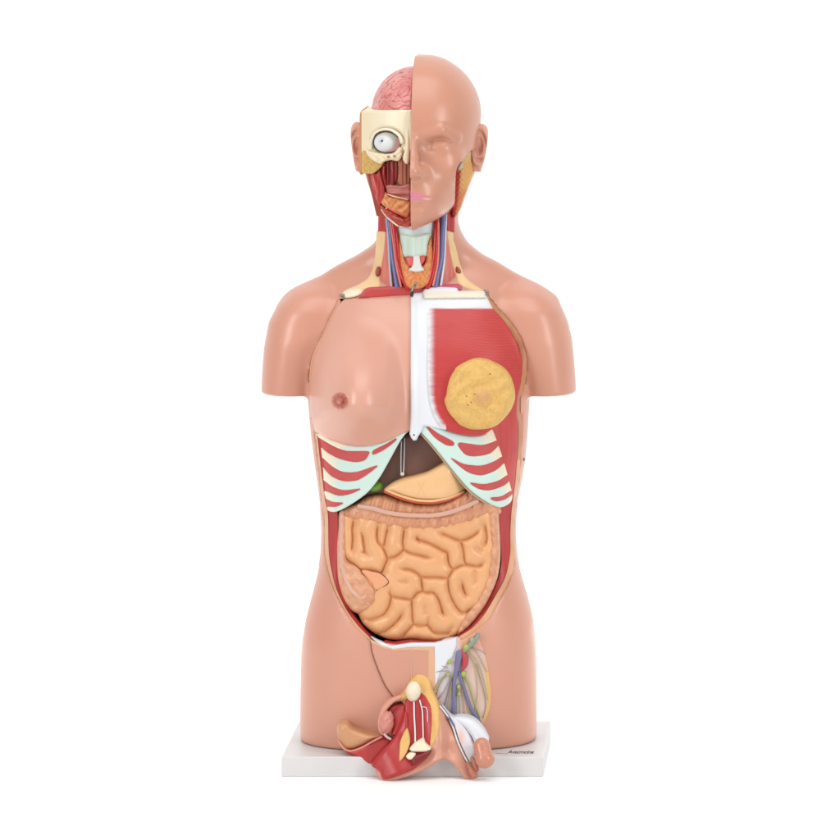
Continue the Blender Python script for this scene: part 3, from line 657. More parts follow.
# ================================================================== CHEST PLATE
cp = thing('chest_plate', 'removable front chest wall, half skin with a breast and half bare muscle and ribs', 'anatomy part', (414, 440, 70))
def g2(x, y, cx, cy, sx, sy): return np.exp(-(((x-cx)/sx)**2+((y-cy)/sy)**2))
def wbreast(x, y):
    b = np.maximum(wb(x, y), 8)+1.2
    dx = (x-354)/np.where(x > 354, 66.0, 60.0); dy = (y-404)/np.where(y > 404, 50.0, 92.0); r2 = dx*dx+dy*dy
    bump = 53*np.maximum(0, 1-r2)**2
    edge = ss((412-x)/26)
    return b+bump*(0.1+0.9*edge)+2.5
BRS = [(345, 298.4), (360, 297.2), (385, 296), (413.6, 294.2)]+[(413.6, y) for y in range(300, 426, 6)]+[(412.6, 430), (404, 434), (396, 438), (385, 443), (370, 446.6), (356, 447), (344, 445), (330, 440), (320, 434.5), (314.6, 431), (312, 420), (310.2, 408), (309.6, 395), (309.2, 381), (312.4, 358.4), (324, 331.4), (336, 307)]
panel('breast_skin', BRS, wbreast, 9, m_skin2, cp, 1.25, rr=3.2, rh=4.5, smooth_poly=False)
wnp = float(wbreast(np.array([340.0]), np.array([401.0]))[0])
def nipw(x, y):
    r = np.hypot(x-340, y-401); a = np.arctan2(y-401, x-340); return wbreast(x, y)+0.9+1.9*np.exp(-((r-6.2)/1.4)**2)*(0.55+0.45*np.cos(9*a))+6.5*np.exp(-(r/3.0)**2)-1.4*np.exp(-((r-4)/1.0)**2)
ar = [(340+10*math.cos(t)*1.0, 401+10*math.sin(t)) for t in np.linspace(0, 2*math.pi, 28, endpoint=False)]
panel('nipple', ar, nipw, 4, m_attr, cp, 0.6, rr=2.5, rh=1.8, colf=lambda x, y, b: mixc(SKIN2, rgb(190, 104, 84), ss(b/3.2)))
# sternum and white fascia
STE = [(410.8, 294), (424, 292), (426, 296.5), (486, 295.5), (489, 302), (494, 312), (432, 316), (434, 360), (432, 385), (434, 400), (440, 420), (446, 430), (436, 428), (424, 426), (421, 432), (418, 437), (416.5, 440.2), (413.5, 440.6), (411.2, 438), (409.4, 433.6), (410, 431), (410.6, 420)]
def wst(x, y): return np.maximum(wb(x, y), 20)+5.2+2.6*ss((420-x)/9)
panel('sternum', STE, wst, 10, m_white, cp, 1.3, rr=2, rh=2, smooth_poly=False)
panel('collar_cap', [(426, 287.4), (457.6, 286.6), (458.2, 291), (485, 291.4), (486, 298), (424, 298.6), (422, 293)], lambda x, y: np.maximum(wb(x, y), 20)+8.4, 18, m_attr, cp, 1.0, rr=2, rh=1.6, smooth_poly=False,
      colf=lambda x, y, b: mixc(WHITE, rgb(244, 236, 214), ss((y-291)/1.5)))
blob('pin', (414, 435, 98), (0.9, 0.9, 0.6), m_ink, cp)
ob = cp
# pectoral muscle
PEC = [(428.6, 309.5), (450, 308.6), (470, 307.8), (489, 306.6), (495.5, 312.4), (506, 324.8), (515, 340), (519.4, 352), (522, 362), (521.6, 376), (518, 388), (510, 402), (500, 420), (491, 430), (478, 436), (462, 434.4), (448, 430.6), (440, 425), (433, 412), (429.6, 396), (428, 370), (428, 335)]
def wpec(x, y): return np.maximum(wb(x, y), 16)+5.4+6*g2(x, y, 478, 380, 45, 60)
def pecc(x, y, b):
    n = np.sin(y*0.83+1.3)+np.sin(y*1.37+0.4)+0.8*np.sin(y*2.21+2)+0.6*np.sin(y*0.31)
    t = ss((x-428.6+n*0.17)/8.5+0.1)*ss((y-307.5)/2.0); t = np.where((y > 395) & (x < 446), np.minimum(t, ss((b-0.2+n*0.2)/6)), t)
    c = mixc(WHITE, RED, t)
    fib = np.sin((y-0.30*(x-430)+0.0022*(x-430)**2)*2.2+0.6*np.sin(x*0.11)); return mixc(c, rgb(216, 92, 84), np.clip(fib*0.34*(0.4+0.9*ss((x-440)/50)), 0, 1)*t+0.22*g2(x, y, 486, 345, 26, 16)*np.maximum(0, np.sin((y+0.5*x)*1.6))*t)
panel('chest_muscle', PEC, wpec, 9, m_pec, cp, 0.9, rr=0.6, rh=0.3, colf=pecc)
# fat disc of the bared breast
def disc(n=44):
    out = []
    for t in np.linspace(0, 2*math.pi, n, endpoint=False):
        r = 1+0.012*math.sin(3*t+1)+0.012*math.sin(7*t); k = 0.95 if math.cos(t) < -0.75 and math.sin(t) < 0.1 else 1
        out.append((479+34.8*r*k*math.cos(t), 394.8+35.4*r*math.sin(t)))
    return out
def dcol(x, y, b):
    r = np.hypot(x-483, y-397); c = np.zeros((len(x), 3))+rgb(238, 194, 112)
    n = np.sin(x*1.7+2*np.sin(y*0.9))*np.sin(y*1.9+2*np.sin(x*0.8)); c = mixc(c, rgb(222, 166, 84), np.maximum(0, n)*0.5)
    return mixc(c, rgb(230, 172, 116), ss((11-r)/6)*0.75)
wdisc = lambda x, y: wpec(478+0*x, 395+0*y)+13-0.0035*((x-478)**2+(y-395)**2)+0.2*np.sin(x*1.9)*np.sin(y*1.6)+1.7*np.sin(x*0.23+1.5*np.sin(y*0.13))*np.sin(y*0.25+1.3*np.sin(x*0.11))+2.6*g2(x, y, 483, 397, 7, 7)-1.0*np.exp(-((np.hypot(x-483, y-397)-11)/2.0)**2)-0.10*(x-478)
m_disc = mat('breast_fat_paint', attr=True, rough=0.55, noise=(260, (1, 1, 1), 0.35), col2=rgb(214, 156, 74), bump=(380, (1, 1, 1), 0.2, 0.0008))
panel('breast_fat', disc(), wdisc, 22, m_disc, cp, 0.9, rr=10, rh=7, colf=dcol)
for x, y in ((466.4, 396.4), (474.6, 394), (467.6, 405), (471, 402.5), (490, 374)):
    blob('fat_pit', (x, y, float(wdisc(np.array([x]), np.array([y]))[0])+0.15), (0.75, 0.65, 0.35), mat('pit_brown', rgb(150, 98, 46), 0.6), cp, seg=12)
# side muscle
panel('side_muscle', [(512, 376), (521.4, 379), (520.4, 388), (518.6, 396), (517.6, 412), (518.6, 428), (518.6, 445), (517, 465), (515, 485), (512.6, 500), (510.6, 503), (508, 503), (508.6, 498), (504, 480), (496, 455), (488, 432), (498, 420), (508, 400)], lambda x, y: np.maximum(wb(x, y), 12)+0.8, 12, mat('side_muscle_red', rgb(212, 80, 78), 0.42, noise=(130, (1.2, 1, 0.16), 0.5), col2=rgb(186, 54, 56), bump=(150, (1.2, 1, 0.15), 0.12, 0.001)), cp, 1.2, rr=2, rh=2)
# ribs with gaps
RR = [(417.6, 430), (419.4, 426.6), (424, 424.4), (437, 427.4), (455, 432.6), (473, 435.6), (484, 434), (491, 428), (497, 441), (503, 459), (509, 480), (512.4, 496), (509, 503.6), (499, 507.4), (485, 501), (470, 490), (455, 473), (440, 454), (430, 442), (421, 432.5)]
RS = [[(426.4, 425.9), (438.6, 433.8), (452.6, 441.4), (453.3, 445.4), (445.7, 444.6), (434.3, 436.8)],
      [(458.6, 446), (459.5, 442.8), (467, 443.6), (481.4, 445.2), (492, 442.6), (497.3, 440.4), (499, 444), (490, 453), (475.7, 456), (465.7, 454.3)],
      [(451.4, 458.6), (464.3, 464.3), (481.4, 465.7), (494.3, 461.4), (503, 456.4), (504.6, 461.4), (495.7, 470), (481.4, 475), (467, 471.4)],
      [(470.7, 483), (484.3, 484.3), (498.6, 480.7), (508, 475), (509.6, 480), (502.9, 485.7), (490, 490), (478.6, 488.6)],
      [(490.7, 497.9), (501.4, 496.4), (511, 491), (511.8, 494.3), (504.3, 499.3), (495.7, 501)]]
LR = [(407.5, 431.5), (405.5, 434), (400, 441.5), (391.4, 457), (380, 477), (368.6, 491.4), (357, 500.6), (343, 509), (334.3, 512), (327, 510), (325, 500), (323.6, 471), (322, 450), (319, 436), (330, 432), (360, 436), (390, 432)]
LS = [[(323, 440), (334.3, 446.8), (347, 451), (367.6, 451.4), (368.6, 454.3), (364.3, 460), (354.3, 461.7), (340, 458.6), (328.6, 452.9), (323.4, 447)],
      [(373.6, 450.4), (385.7, 444.3), (395.7, 438.6), (395, 441), (384.3, 449.3), (373.6, 454.3)],
      [(324.6, 458.6), (332.9, 467), (342.9, 471.9), (357, 472), (377, 465.7), (368.6, 473.2), (357, 480), (342.9, 480.7), (331.4, 475.7), (325, 467)],
      [(325.2, 480.8), (332.9, 487), (344.3, 490.3), (360, 488.9), (350, 493.8), (338.6, 495.4), (328.6, 490)],
      [(327, 499), (332.9, 502), (342.9, 503), (335.7, 506.6), (330, 505.7)]]
def wrib(x, y):
    e = np.abs(x-414)
    return np.maximum(wb(np.clip(x, 319+0.05*(y-440), 516), y), 14)+2.5
def ribc_r(x, y, b): return mixc(MINT, CREAM, ss((x-(474+0.40*(y-430)))/14))
def ribc_l(x, y, b): return mixc(MINT, CREAM, ss(((346+0.12*(440-y))-x)/14+ss((449-y)/4)*ss((372-x)/8)))
panel('rib_cartilage', RR, wrib, 6, m_mint, cp, 0.9, holes=RS, rr=2.4, rh=1.8, colf=ribc_r)
LRF = [(316.6, 433.6), (318.6, 437)]+[(320.2, 438.6)]+LS[0][1:-1]+[(321.6, 447.6), (321.4, 450), (322, 456)]+[(323, 458.2)]+LS[2][1:-1]+[(323.4, 467.6), (323.2, 470), (323.6, 478.4)]+[(324, 480.4)]+LS[3][1:-1]+[(325, 491), (325.4, 497)]+[(326, 498.8)]+LS[4][1:-1]+[(327.4, 506.6), (328, 510.4)]+LR[:9][::-1][0:]+[(390, 432), (360, 436), (330, 432)]
panel('rib_cartilage', LRF, wrib, 6, m_mint, cp, 0.9, holes=[LS[1]], rr=2.4, rh=1.8, colf=ribc_l)
def inset(poly, d):
    P = spline(poly, 2, True); n = np.roll(P, -1, 0)-np.roll(P, 1, 0); n = np.stack([-n[:, 1], n[:, 0]], -1); n /= np.linalg.norm(n, axis=1)[:, None]+1e-9
    Q = P+n*d
    return Q if polysd(Q, P).mean() < 0 else P-n*d
m_int = mat('intercostal_red', rgb(210, 84, 82), 0.42, noise=(170, (0.2, 1, 1.2), 0.35), col2=rgb(190, 62, 62))
panel('rib_muscle', inset(RR, 0.8), lambda x, y: wrib(x, y)-1.3, 4, m_int, cp, 1.8, smooth_poly=False)
panel('rib_muscle', inset(LR, 0.8), lambda x, y: wrib(x, y)-1.3, 4, m_int, cp, 1.8, smooth_poly=False)
tube('rib_border', [(x, y, float(wrib(np.array([x]), np.array([y]))[0])-3.6) for x, y in ((421, 433.5), (430, 443.4), (440, 455.6), (455, 474.6), (470, 491.6), (485, 502.4), (499, 508.4))], 1.2, m_attr, cp, 8, col=rgb(200, 168, 136))
# hook and clasps
hz = 42
tube('hook', [(412.2, 297, hz+10), (411.6, 292, hz+9), (413.4, 287, hz+6), (415.6, 284.6, hz+2)], 1.3, m_metal, cp, 8)
blob('hook_knob', (412, 294, hz+10), (1.7, 3.2, 1.7), m_ink, cp, 0.25)
blob('hook_eye', (416.2, 283.6, hz+3), (1.7, 1.7, 1.7), m_metal, cp)
def clasp(x, y, w, d):
    c = tube('clasp', [(x-1.5, y-1.8, w), (x+0.5, y-2.4, w+1.5), (x+2.6, y-0.6, w+1.2), (x+2, y+1.8, w), (x-0.6, y+1.6, w)], 0.75, m_metal, torso_root, 8)
    k = blob('clasp_knob', (x-1.4*d, y-1.2, w+1), (1.6, 1.6, 1.6), m_metal, torso_root)
    tube('clasp_arm', [(x, y, w), (x+2.4*d, y+2.6, w), (x+3.6*d, y+4.6, w)], 0.6, m_metal, torso_root, 6)
clasp(342.2, 296.4, float(wb(342., 297.))+3, 1)
clasp(485.6, 292.6, float(wb(486., 293.))+6, -1)
for x, y in ((312.4, 418.6), (524.4, 459.4)):
    k = wb(np.array([x]), np.array([y]))[0]
    blob('side_peg', (x, y, float(max(k, 4))+0.3), (1.1, 1.6, 1.0), m_metal, torso_root, seg=14)

# ================================================================== LIVER, STOMACH
lv = thing('liver', 'dark brown liver under the lower ribs with a green gall bladder', 'organ model', (413, 490, 40))
def wliv(x, y): return 50+12*np.exp(-((x-418)/60)**2)-0.0*(y)
panel('liver_lobe', [(352, 496), (362, 474), (384, 446), (400, 432), (430, 432), (446, 450), (470, 474), (476, 488), (440, 494), (400, 498), (372, 500)], wliv, 26, m_liver, lv, 2, rr=9, rh=8)
tube('ligament', [(401.4, 441, 63), (400.9, 455, 63.6), (400.9, 472.5, 64)], 0.55, m_white, lv, 6)
tube('ligament', [(404.6, 438, 63), (404.2, 455, 63.6), (403.6, 472.5, 64)], 0.55, m_white, lv, 6)
blob('ligament_end', (402.3, 474, 64.5), (2.2, 2.0, 1.6), m_cream, lv, 0.2)
blob('gall_bladder', (376, 486.8, 58), (7.4, 5.2, 6), m_attr, lv, -0.25, rgb(128, 176, 60))
st = thing('stomach', 'pale orange stomach bulging below the liver between the ribs', 'organ model', (430, 500, 50))
STM = [(384, 490), (392, 483), (403, 478.4), (416, 475.4), (428, 471.6), (440, 465), (450, 460), (468, 470), (480, 484), (470, 490.6), (460, 495), (446, 499), (430, 501), (415, 500), (402, 496.6), (392, 493)]
wsto = lambda x, y: 79-((x-430)/60)**2*4-9*(np.maximum(0, x-440)/18)**2
def stoc(x, y, b):
    v_ = np.minimum(np.abs((x-421)+0.5*(y-488)), np.abs((x-421)-0.55*(y-488)))+np.maximum(0, 482-y)+np.maximum(0, y-495)
    return mixc(rgb(250, 200, 144), rgb(236, 170, 108), np.exp(-(v_/1.2)**2)*0.28+ss((3-b)/3)*0.2)
panel('stomach_wall', STM, wsto, 22, m_gloss, st, 1.2, rr=13, rh=8, colf=stoc)
tube('stomach_rim', [(384.5, 491.2, 71), (394, 495.4, 73), (405, 499.4, 73.5), (418, 502.2, 74), (432, 502.8, 74), (444, 500.9, 72), (454, 497.6, 67), (466, 492.6, 59)], 1.5, m_attr, st, 8, col=rgb(214, 92, 58))
tube('stomach_rim', [(386, 489.8, 73), (395, 493.8, 75), (406, 497.6, 75.5), (418, 500.4, 76), (432, 501, 76), (443, 499.2, 74), (453, 496.2, 69), (464, 491.4, 61)], 1.3, m_attr, st, 8, col=rgb(248, 196, 140))

# ================================================================== INTESTINES
it = thing('intestine_block', 'coiled peach small intestine framed by the brownish colon, filling the open belly', 'organ model', (419, 640, 40))
GR = [[(354.5, 519), (352.7, 528), (353, 540), (352, 552)],
      [(346.8, 559), (354.5, 565.6), (361, 570.4), (371, 571.5), (380.7, 573.3), (385.5, 563.8), (387.3, 558.5), (383, 547.7), (378.3, 542.4), (377, 535), (378.3, 524.5)],
      [(361.7, 531.7), (363.5, 541), (365, 552)], [(361.5, 553.5), (365, 552), (368, 555)],
      [(387.3, 558.5), (396, 556.3), (403.4, 549.5), (402.7, 542), (404.5, 527)], [(403.4, 549.5), (410, 553), (420, 555.5), (431, 558.5)],
      [(417, 539.6), (424, 541.5), (432, 544.8), (443.8, 551), (447.4, 553), (448, 560), (449.8, 566), (452.7, 569.8), (448.4, 578), (449, 591), (454.5, 604), (461.7, 612.4), (468, 611), (471, 607.6)],
      [(400.6, 568.8), (411, 570), (419, 574.6), (421, 577), (434.3, 577.3), (448.4, 578.4)], [(400, 582.2), (405.7, 582)],
      [(421, 577), (421.8, 584), (422.4, 591), (417, 593), (411.7, 599.3), (405.7, 598.7), (391.4, 595.7), (390, 589.8)],
      [(411.7, 599.3), (412.3, 611), (413.5, 623), (420, 625.5), (427.5, 625), (429, 626.7), (435.5, 633), (447.4, 633.8)], [(427.5, 625), (428.3, 618)],
      [(391.4, 595.7), (389, 606.4), (383, 614.8), (371, 619.5), (364, 620)], [(403.3, 612.4), (397.4, 620.7), (386.7, 630.2), (380, 634)], [(413.5, 624), (408, 630), (402, 638)],
      [(452.7, 569.8), (460.5, 566), (467.6, 565), (478.3, 566.2), (484, 563)], [(461.7, 581.4), (463.5, 589.8), (467, 597)], [(475.4, 569), (476, 582.6)],
      [(422.4, 591), (427, 592.7), (433.7, 592.7), (439, 600.5), (442.6, 612.4), (445, 617)], [(424.8, 607), (426, 614)], [(420, 541.5), (417, 538)],
      [(439, 532.3), (448.6, 536.4), (460.5, 540.6), (472.4, 536.4), (480, 530)], [(460.5, 540.6), (463, 549.5), (464.6, 561.4), (467.6, 565)], [(477, 548.3), (482, 551)],
      [(484, 523), (486.7, 537.6), (484, 547)], [(388.5, 526), (386, 536), (384, 546)], [(447.4, 633.8), (452, 628)]]
GS = [spline(g_, 1.5) if len(g_) > 2 else np.array(g_, float) for g_ in GR]
def wint(x, y):
    return 44+26*np.maximum(0, 1-((x-419)/104)**2-((y-570)/140)**2)
SI = [(340, 512), (360, 512), (400, 518), (440, 518), (470, 510), (492, 508), (495, 530), (496, 555), (492, 580), (482, 602), (470, 618), (458, 634), (448, 640), (438, 641.6), (425, 641), (411, 639), (400, 640), (388, 639), (374, 633), (363, 624), (358.5, 615), (352, 605), (344, 590), (342, 560), (340, 530)]
# groove field sampled once
x_, y_ = np.meshgrid(np.arange(335, 505, 0.75), np.arange(505, 648, 0.75), indexing='ij')
qq = np.stack([x_.ravel(), y_.ravel()], -1); gd = np.full(len(qq), 1e9)
for gi, l in enumerate(GS):
    sl_ = np.r_[0, np.cumsum(np.linalg.norm(np.diff(l, axis=0), axis=1))]; tot = sl_[-1]
    oth = np.vstack([o for k, o in enumerate(GS) if k != gi])
    fr0, fr1 = [np.linalg.norm(oth-e, axis=1).min() > 2.2 for e in (l[0], l[-1])]
    of = np.zeros(len(l)); L_ = min(5.0, tot/2.5)
    if fr0: of = np.maximum(of, 1.5*np.clip(1-sl_/L_, 0, 1)**1.5)
    if fr1: of = np.maximum(of, 1.5*np.clip(1-(tot-sl_)/L_, 0, 1)**1.5)
    for A, B, oa, ob_ in zip(l[:-1], l[1:], of[:-1], of[1:]):
        d_ = B-A; t_ = np.clip(((qq-A)@d_)/((d_*d_).sum()+1e-9), 0, 1); e_ = qq-(A+t_[:, None]*d_)
        gd = np.minimum(gd, np.sqrt((e_*e_).sum(1))+oa+(ob_-oa)*t_)
gd = gd.reshape(x_.shape)
GD = Img2(gd, 335, 505, 0.75)
def wsi(x, y):
    d = GD(x, y); q = 1-np.clip(d/9.5, 0, 1); return wint(x, y)-1.4+7.8*np.maximum(1-q*q, 0)**0.6-0.8*np.exp(-(d/1.0)**2)+0.25*np.sin(x*0.5)*np.sin(y*0.43)
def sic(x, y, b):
    d = GD(x, y); c = mixc(rgb(232, 160, 106), rgb(241, 177, 122), ss(d/1.6)); n = np.sin(x*0.13+1)*np.sin(y*0.11); return mixc(c, rgb(244, 184, 132), 0.3+0.3*n)  # crease shade put into the colour: darker along the grooves
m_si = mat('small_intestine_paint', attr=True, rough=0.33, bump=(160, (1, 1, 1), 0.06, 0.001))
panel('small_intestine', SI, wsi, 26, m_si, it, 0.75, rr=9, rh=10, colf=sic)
flap = panel('appendix_flap', [(361.7, 570.7), (372, 571.6), (380.7, 574), (388.2, 582.4), (376, 590.2), (371, 582.6)], lambda x, y: wint(x, y)+8.2, 10, m_attr, it, 0.8, rr=2, rh=1.6, colf=const(rgb(244, 172, 126)))
tube('appendix_flap_edge', [(x, y, float(wint(x, y))+6.2) for x, y in ((361.7, 570.9), (372, 571.8), (381, 574), (388.6, 582.5), (376, 590.6))], 0.55, m_seam, it, 6)
def haus(x, y): return x
TC = [(340, 514), (346, 507), (356, 503), (368, 496), (384, 495), (400, 500), (420, 504), (440, 502.6), (458, 496), (474, 488), (488, 498), (500, 507), (500, 514), (490, 515), (478, 519.6), (468, 523.6), (450, 528), (430, 530.6), (412, 530), (400, 528), (388, 526.6), (376, 523.6), (360, 520.6), (348, 519)]
def wtc(x, y):
    yc = 516-((x-420)/80)**2*9
    h = 1.7*np.abs(np.sin((x-0.25*(y-515)*np.sign(x-420))*0.31+0.8*np.sin(x*0.11)))*ss(np.abs(y-yc)/5)
    return wint(x, y)+7+h+0.5*np.sin(x*1.1+y*0.3)*ss(np.abs(y-yc)/4)
panel('transverse_colon', TC, wtc, 22, m_colon, it, 0.9, rr=6, rh=9)
def tae(name, pts, r, off, wf):
    return tube(name, [(x, y, float(wf(np.array([float(x)]), np.array([float(y)]))[0])+off) for x, y in pts], r, mat('taenia_pale', rgb(226, 178, 156), 0.36), it, 10, 0.5)
tae('colon_band', [(358, 506), (373.6, 508.5), (386.7, 512.4), (403, 514.8), (420, 515.6), (434, 515.4), (449.8, 512.4), (467.6, 505.8), (478, 500.5)], 2.3, 1.3, lambda x, y: wint(x, y)+7.6+0*x)
AC = [(339, 512), (346, 511), (346.4, 530), (346.4, 550), (347.6, 560), (356, 565.6), (362, 571), (371, 581.6), (376, 590.6), (375.6, 600), (369, 608.4), (360, 613.4), (352.4, 611), (346, 603), (341, 592), (338, 578), (337, 562), (337.2, 545), (338.4, 528)]
def wac(x, y):
    h = 1.6*np.abs(np.sin(y*0.28+0.5*np.sin(x*0.5))); return wint(x, y)+5+h*ss((x-340)/4+0.3)+5*g2(x, y, 360, 596, 14, 16)
panel('ascending_colon', AC, lambda x, y: wac(x, y)+1.5, 22, m_colon2, it, 0.9, rr=5.5, rh=8)
tae('colon_band', [(342.4, 514), (341.6, 535), (341.6, 556), (344.4, 574), (351, 589), (359, 597), (369.5, 604)], [1.9, 1.9, 1.9, 2.1, 2.2, 2.0, 1.4], 1.1, wac)
DC = [(490, 508), (498, 509), (499.2, 526), (500, 545), (500, 560), (496.8, 580), (487, 602), (477, 617), (466, 629.6), (457, 635.6), (459.4, 624), (468, 611.6), (478.6, 597), (486, 580), (489.6, 560), (491, 540), (488.6, 522)]
def wdc(x, y): return wint(x, y)+3+1.8*np.abs(np.sin((y*0.8-x*0.5)*0.36+0.6*np.sin(y*0.2)))
panel('descending_colon', DC, lambda x, y: wdc(x, y)+2.5, 22, m_colon2, it, 0.9, rr=4.5, rh=8)

# ================================================================== PELVIC WALL INSERT
pv = thing('pelvic_wall', 'lower belly wall panel with skin half and white sheet half, below the intestine', 'anatomy part', (411, 697, 76))
wpv = lambda x, y: wb(x, y)+1.6
panel('belly_skin', [(371, 641), (384, 647), (394, 649.4), (411, 649), (429, 649), (429, 668), (428, 690), (426, 706), (410, 708), (396, 700), (386, 686), (378, 668.6), (372.4, 652)], wpv, 8, m_skin, pv, 1.3, rr=1.2, rh=0.9, smooth_poly=False)
panel('belly_fat', [(370.6, 639.6), (384, 645), (394, 648), (411, 647), (434.4, 645.6), (435.4, 668), (438, 700), (427, 704), (428.5, 651.5), (411, 650.6), (394, 651.2), (383, 648.6), (371, 642.8)], lambda x, y: wpv(x, y)+0.4, 8, mat('belly_fat_yellow', rgb(236, 184, 146), 0.45), pv, 1.2, rr=1.2, rh=0.8, smooth_poly=False)
panel('white_sheet', [(370.6, 637), (377, 640.4), (386, 644), (392, 646), (402, 644.4), (411, 643), (434, 643), (450, 640), (456.4, 637.4), (456.4, 646), (453, 656), (447, 664), (440, 672), (435, 690), (434.6, 647), (411, 647), (393, 649), (382, 646)], lambda x, y: wpv(x, y)+0.9, 8, m_white, pv, 1.1, rr=1, rh=0.8, smooth_poly=False)
panel('muscle_edge', [(384, 641.6), (393, 643.2), (411, 640.6), (430, 642), (447, 641.4), (455, 637.4), (455, 641), (436, 645.4), (411, 645), (393, 647.4), (384, 644.6)], lambda x, y: wb(x, y)-3, 12, m_wall, pv, 1.2, smooth_poly=False)
def seam(name, pts, r, m, parent, off): tube(name, [(x, y, float(wb(float(x), float(y)))+off) for x, y in pts], r, m, parent, 6)
seam('panel_seam', [(370.4, 640.6), (371.4, 651), (377, 668), (385, 686), (394.6, 699)], 0.36, mat('seam_brown', rgb(140, 84, 62), 0.5), pv, 1.2)
seam('middle_line', [(411, 648), (411, 665), (411.4, 680)], 0.45, mat('pale_line', rgb(238, 196, 168), 0.4), pv, 1.9)
# groin window : painted relief of vessels, part of the torso
GW = [(437, 646), (456, 637.6), (462, 640), (470, 635.6), (476, 633.6), (481, 644), (486, 660), (489.6, 680), (491, 698), (488, 714), (480, 728), (470, 730), (448, 722), (440, 706), (436, 690)]
wgw = lambda x, y: wb(x, y)+1.0
def gwc(x, y, b):
    c = mixc(rgb(228, 216, 220), rgb(230, 198, 184), ss((x-452)/20)); c = mixc(c, rgb(236, 172, 140), ss((656-y)/14)*ss((x-455)/8))
    return mixc(c, rgb(240, 190, 112), ss((4.2-b)/1.6)*ss((x-476)/6)*ss((y-650)/30))
panel('groin_window', GW, wgw, 8, m_attr, torso_root, 1.2, rr=1, rh=0.6, colf=gwc)
def gv(name, pts, r, col, off=1.6): return tube(name, [(x, y, float(wb(float(x), float(y)))+off+0.9) for x, y in pts], r, m_attr, torso_root, 7, 0.8, col=col, step=2)
PURP = rgb(126, 122, 160); GREEN = rgb(176, 190, 92); OLIVE = rgb(182, 174, 112); GREY = rgb(158, 154, 156)
gv('groin_vein', [(453.6, 724), (453.8, 700), (454.6, 680), (457, 668), (459, 656), (459, 651)], [2.1, 2.0, 2.0, 2.4, 3.4, 2.2], PURP, 2.6)
gv('groin_artery', [(461, 651), (464.6, 657), (464.6, 665), (461.6, 670)], [1.6, 3.4, 3.0, 1.2], rgb(196, 70, 78), 2.6)
gv('groin_vein', [(479, 634), (474, 641), (467, 648), (461, 655)], [1.6, 2.6, 2.2, 1.5], rgb(150, 160, 152), 2.2)
gv('groin_vein', [(459, 672), (464, 688), (470, 706), (476, 716), (482, 725)], [1.2, 1.6, 1.8, 1.8, 1.2], PURP, 2.2)
for p, c, r in [([(450, 672), (444, 676), (437, 684), (433.6, 692)], OLIVE, 0.8), ([(449, 671), (441, 671), (436, 672.2)], GREY, 0.5), ([(448, 668), (442, 666)], GREY, 0.5), ([(451, 676), (445, 690), (438, 700)], GREY, 0.75), ([(452, 678), (447, 696), (443, 712)], rgb(140, 116, 96), 0.8), ([(452, 682), (449, 700), (447, 716)], OLIVE, 0.7), ([(446, 674), (440, 684), (436, 696)], rgb(150, 150, 104), 0.7),
                ([(464, 674), (469, 684), (474, 700), (480, 718)], GREEN, 0.9), ([(463, 676), (466, 692), (469, 712)], OLIVE, 0.9), ([(459, 684), (460, 700), (460, 720)], OLIVE, 0.7), ([(457, 688), (456.6, 706), (457, 720)], GREY, 0.6), ([(462, 688), (464, 704), (465, 720)], rgb(206, 150, 120), 0.7),
                ([(466, 652), (474, 662), (476.6, 676), (477.6, 694), (475, 712)], OLIVE, 0.6), ([(468, 650), (478, 662), (484, 680), (488, 700)], rgb(190, 180, 110), 0.6), ([(470, 648), (480, 650), (486, 654)], GREY, 0.5), ([(472, 645), (480, 658), (487, 672)], rgb(170, 150, 130), 0.5), ([(476, 664), (482, 684), (486, 704), (483, 718)], rgb(140, 140, 100), 0.6)]:
    gv('groin_nerve', p, r*0.72, c)
for x, y, r in ((449.6, 662, 2.2), (448, 675, 1.8), (463.6, 674, 2.8), (458.6, 687, 2.0), (459, 694, 1.8), (466, 647.4, 3.0), (472, 640, 2.4)):
    blob('lymph_node', (x, y, float(wb(float(x), float(y)))+3.4), (r, r*1.15, r*0.8), m_attr, torso_root, 0.2, GREEN if y > 645 else rgb(160, 182, 130), 14)

# ================================================================== PELVIC SECTION in front
ps = thing('pelvic_section', 'cut pelvic section of red muscle, yellow fat and bone leaning out over the base front', 'anatomy part', (412, 738, 90))
def wps(x, y):
    y = np.asarray(y, float); x = np.asarray(x, float)
    return 79+0.42*np.maximum(0, y-676)-0.0035*(x-418)**2
def ang(x, y, o=0.0): return wps(x, y)+o
# main body: skin and fat rim
SKB = [(409, 680), (416, 673.6), (425, 674), (430.8, 680), (432.4, 687), (439.4, 704), (446, 714), (455, 733), (463, 750), (469, 764), (477, 772), (476.6, 778), (471, 782), (465, 779), (459, 771), (452, 763.5), (445, 759), (436, 763), (424, 770), (408, 776.4), (392, 781.4), (384, 782.6), (379, 778), (376, 770), (392, 752), (404, 722), (402, 702), (386, 706), (382, 714), (380.8, 724), (379, 718), (381, 708), (388, 699), (399, 695), (405, 688)]
def pskw(x, y): return wps(x, y)-2+7*np.exp(-((x-(436+0.10*(y-700)))/7.5)**2)*ss((y-690)/30)-6*np.exp(-((x-446)/9)**2-((y-752)/9)**2)
panel('skin_fold', SKB, pskw, 24, m_skin, ps, 1.2, rr=4, rh=4)
FTB = [(409.4, 682), (416.4, 674.6), (424.6, 675), (430, 680.6), (431.8, 688), (438.6, 705), (440, 720), (438, 735), (431, 748), (428, 742), (424, 700), (412, 702), (404, 700), (392, 702.5), (386, 708), (383.6, 716), (382, 713), (384, 706), (392, 699), (402, 694.6), (405.6, 689)]
panel('fat_layer', FTB, lambda x, y: pskw(x, y)+1.6, 8, m_fat, ps, 1.2, rr=3, rh=2.2)
